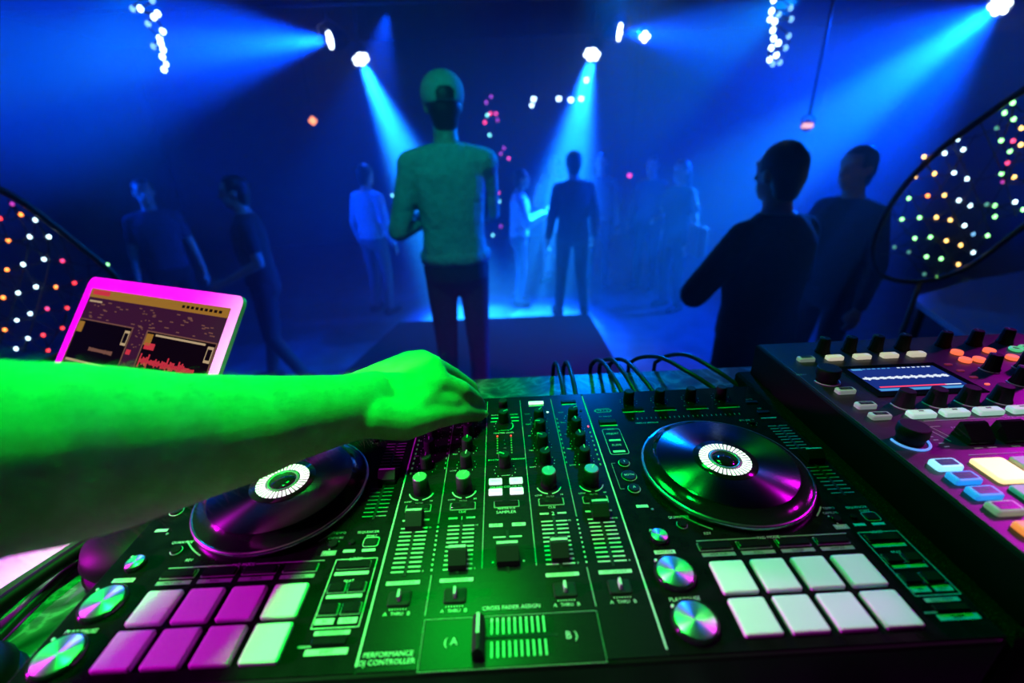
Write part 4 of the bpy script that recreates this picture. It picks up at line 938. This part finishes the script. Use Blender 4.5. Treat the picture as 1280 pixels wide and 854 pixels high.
beam('stage lamp with bright beam falling behind the man in cap', LB, ony(565,330,5.2), 7000, 32, 3., .7)
beam('stage lamp with beam falling on the guests right of the man in cap', LC, ony(688,330,5.0), 7000, 36, 2., .7)
beam('stage lamp sending its beam to the right, right of the other beams', LD, ony(1800,120,3.6), 6000, 48, .6, .4)
beam('stage lamp at upper right corner sending its beam down left', LE, ony(880,270,4.3), 7000, 54, .9, .4)
par('added small white lamp standing in for a reflection, right of the lamp that beams to the right', ony(806,46,6.5), ony(800,420,1.), .06, M_lens, 5, 'small lamps', .5)  # added glowing lenses stand in for a bright reflection at this spot
par('amber stage lamp glowing between left guests and left beam', ony(391,151,7.2), ony(420,400,1.), .055, M_lensy, 5, 'small lamps', .5)
par('peach lamp above the big dark-haired man', ony(1009,157,4.2), ony(900,500,1.), .045, M_lensp, 3, 'small lamps', .6)
# lights without housings: inferred lamps of the rig and added fills
spot('beam_left', (-5.7,3.2,2.9), (-1.5,5.6,2.0), 2600, BLUE, 50, .8)
spot('floor_wash', (-1.2,6.6,3.3), (-1.6,3.6,0), 900, BLUE, 34, .6)
spot('floor_wash', (1.6,6.6,3.3), (.8,4.4,0), 250, BLUE, 34, .6)
spot('booth_blue', (.9,4.4,3.2), (.42,.62,ZT), 700, (.0,.17,1), 12, .7, .12)
spot('rim_blue', (3.4,6.0,3.2), ony(610,220,2.3), 1500, (.0,.2,1), 15, .6)
def area(name, pos, target, power, col, size):
    l = bpy.data.lights.new(name, 'AREA'); l.shape = 'DISK'; l.energy = power; l.color = col; l.size = size
    o = bpy.data.objects.new(name, l); COL.objects.link(o); pos = Vector(pos); o.location = pos; o.rotation_euler = (Vector(target)-pos).normalized().to_track_quat('-Z','Y').to_euler(); return o
spot('booth_green', (-.31,.32,ZP+1.05), (-.17,.35,ZP+.05), 150, (0,1,.05), 42, 1., .06)
spot('booth_green', (-.15,.88,ZP+1.02), (.02,.27,ZP), 52, (0,1,.04), 58, 1., .14)
spot('sweater_fill', (-.3,1.1,2.8), ony(560,230,2.3), 20, (0,1,.80), 46, .8, .05)  # added green fill that brightens the central man's sweater and cap
spot('booth_magenta_left', (-1.9,.10,ZP+.50), (-.22,.28,ZP-.02), 200, (1,.0,.95), 15, .6, .02)
spot('booth_magenta_right', (1.9,.40,ZP+1.20), (.19,.28,ZP), 60, (1,.0,.95), 9.5, .7, .03)
spot('booth_magenta_right', (1.80,1.0,ZP+.83), (.58,.24,ZP), 85, (1,.0,1.), 19, 1., .10)
spot('laptop_magenta', (-1.5,-.9,2.9), (-.56,.56,ZP+.06), 380, (1,.0,.85), 19, .5, .03)
spot('guest_fill', (-.9,2.3,3.3), (-2.3,3.9,1.2), 70, (0,.16,1), 34, .8, .05)  # added fill brightening the left guests from the booth side
spot('rim_blue', LE, (1.34,2.05,1.55), 900, (.0,.14,1), 11, .7)
spot('guest_fill', (.5,4.8,3.2), (1.75,2.75,1.72), 170, (0,.16,1), 13, .8, .05)  # added fill picking out the profile guest's face on the right
spot('booth_blue_left', (-2.4,4.2,3.2), (-.47,.24,ZT), 1500, (.0,.2,1), 6, .6, .06)
area('ambient_fill', (0,5.5,3.4), (0,5.2,0), 14, (0,.012,1), 5.)  # added ceiling disc, lifts dark areas in place of multiply scattered blue

# side table beyond the sampler
M_tab = mat('table_top_laminate', (.32,.34,.40), .4)
tb = empty('side_table', (2.0,2.0,0), 'low pale-topped table beside the right light net', 'table')
ztb = 1.02
tp = [onz(1140,372,ztb), onz(1225,432,ztb), onz(1420,420,ztb), onz(1330,330,ztb), onz(1215,350,ztb)]
obj('table_top', MB().slab([(p.x,p.y) for p in tp], ztb-.03, ztb, .004), M_tab, tb)
for p in tp[:4]:
    c_ = sum((q_ for q_ in tp), Vector())/5; l_ = p.lerp(c_, .15); obj('leg', MB().tube([(l_.x,l_.y,0),(l_.x,l_.y,ztb-.03)], .02, 8), M_black, tb)

# ================================================= world haze, camera, view
w = bpy.data.worlds.new('club_air'); S.world = w; w.use_nodes = True
nt = w.node_tree; bg = nt.nodes['Background']; bg.inputs[0].default_value = (0,0,0,1); bg.inputs[1].default_value = 0
vs = nt.nodes.new('ShaderNodeVolumeScatter'); vs.inputs['Color'].default_value = (1,1,1,1); vs.inputs['Density'].default_value = .045; vs.inputs['Anisotropy'].default_value = .35
nt.links.new(vs.outputs[0], nt.nodes['World Output'].inputs['Volume'])
# fog shaped: full over the dance floor, cut at the booth against green veil
ge = nt.nodes.new('ShaderNodeNewGeometry'); sx = nt.nodes.new('ShaderNodeSeparateXYZ'); mr = nt.nodes.new('ShaderNodeMapRange')
nt.links.new(ge.outputs['Position'], sx.inputs[0]); nt.links.new(sx.outputs['Y'], mr.inputs[0])
for i_, v_ in ((1,.9),(2,1.3),(3,0.),(4,.06)): mr.inputs[i_].default_value = v_
nt.links.new(mr.outputs[0], vs.inputs['Density'])
w.cycles.volume_step_size = .25; w.cycles.homogeneous_volume = False; w.cycles.volume_sampling = 'EQUIANGULAR'; S.cycles.volume_max_steps = 128
cd = bpy.data.cameras.new('camera'); cd.sensor_width = 36; cd.lens = F*36/1280; cd.clip_start = .01
cd.dof.use_dof = True; cd.dof.focus_distance = .50; cd.dof.aperture_fstop = 3.0
co = bpy.data.objects.new('camera', cd); COL.objects.link(co); S.camera = co
co.matrix_world = Matrix.Translation(CAM) @ Matrix((RT, UP, -_fw)).transposed().to_4x4()
S.view_settings.view_transform = 'Standard'; S.view_settings.look = 'None'; S.view_settings.gamma = 1; S.view_settings.use_curve_mapping = False; S.view_settings.exposure = 0.
cy = S.cycles; cy.use_denoising = True; cy.max_bounces = 5; cy.diffuse_bounces = 1; cy.glossy_bounces = 3; cy.transmission_bounces = 2; cy.volume_bounces = 0; cy.sample_clamp_indirect = 6; cy.caustics_reflective = False; cy.caustics_refractive = False
try: cy.denoiser = 'OPENIMAGEDENOISE'
except Exception: pass
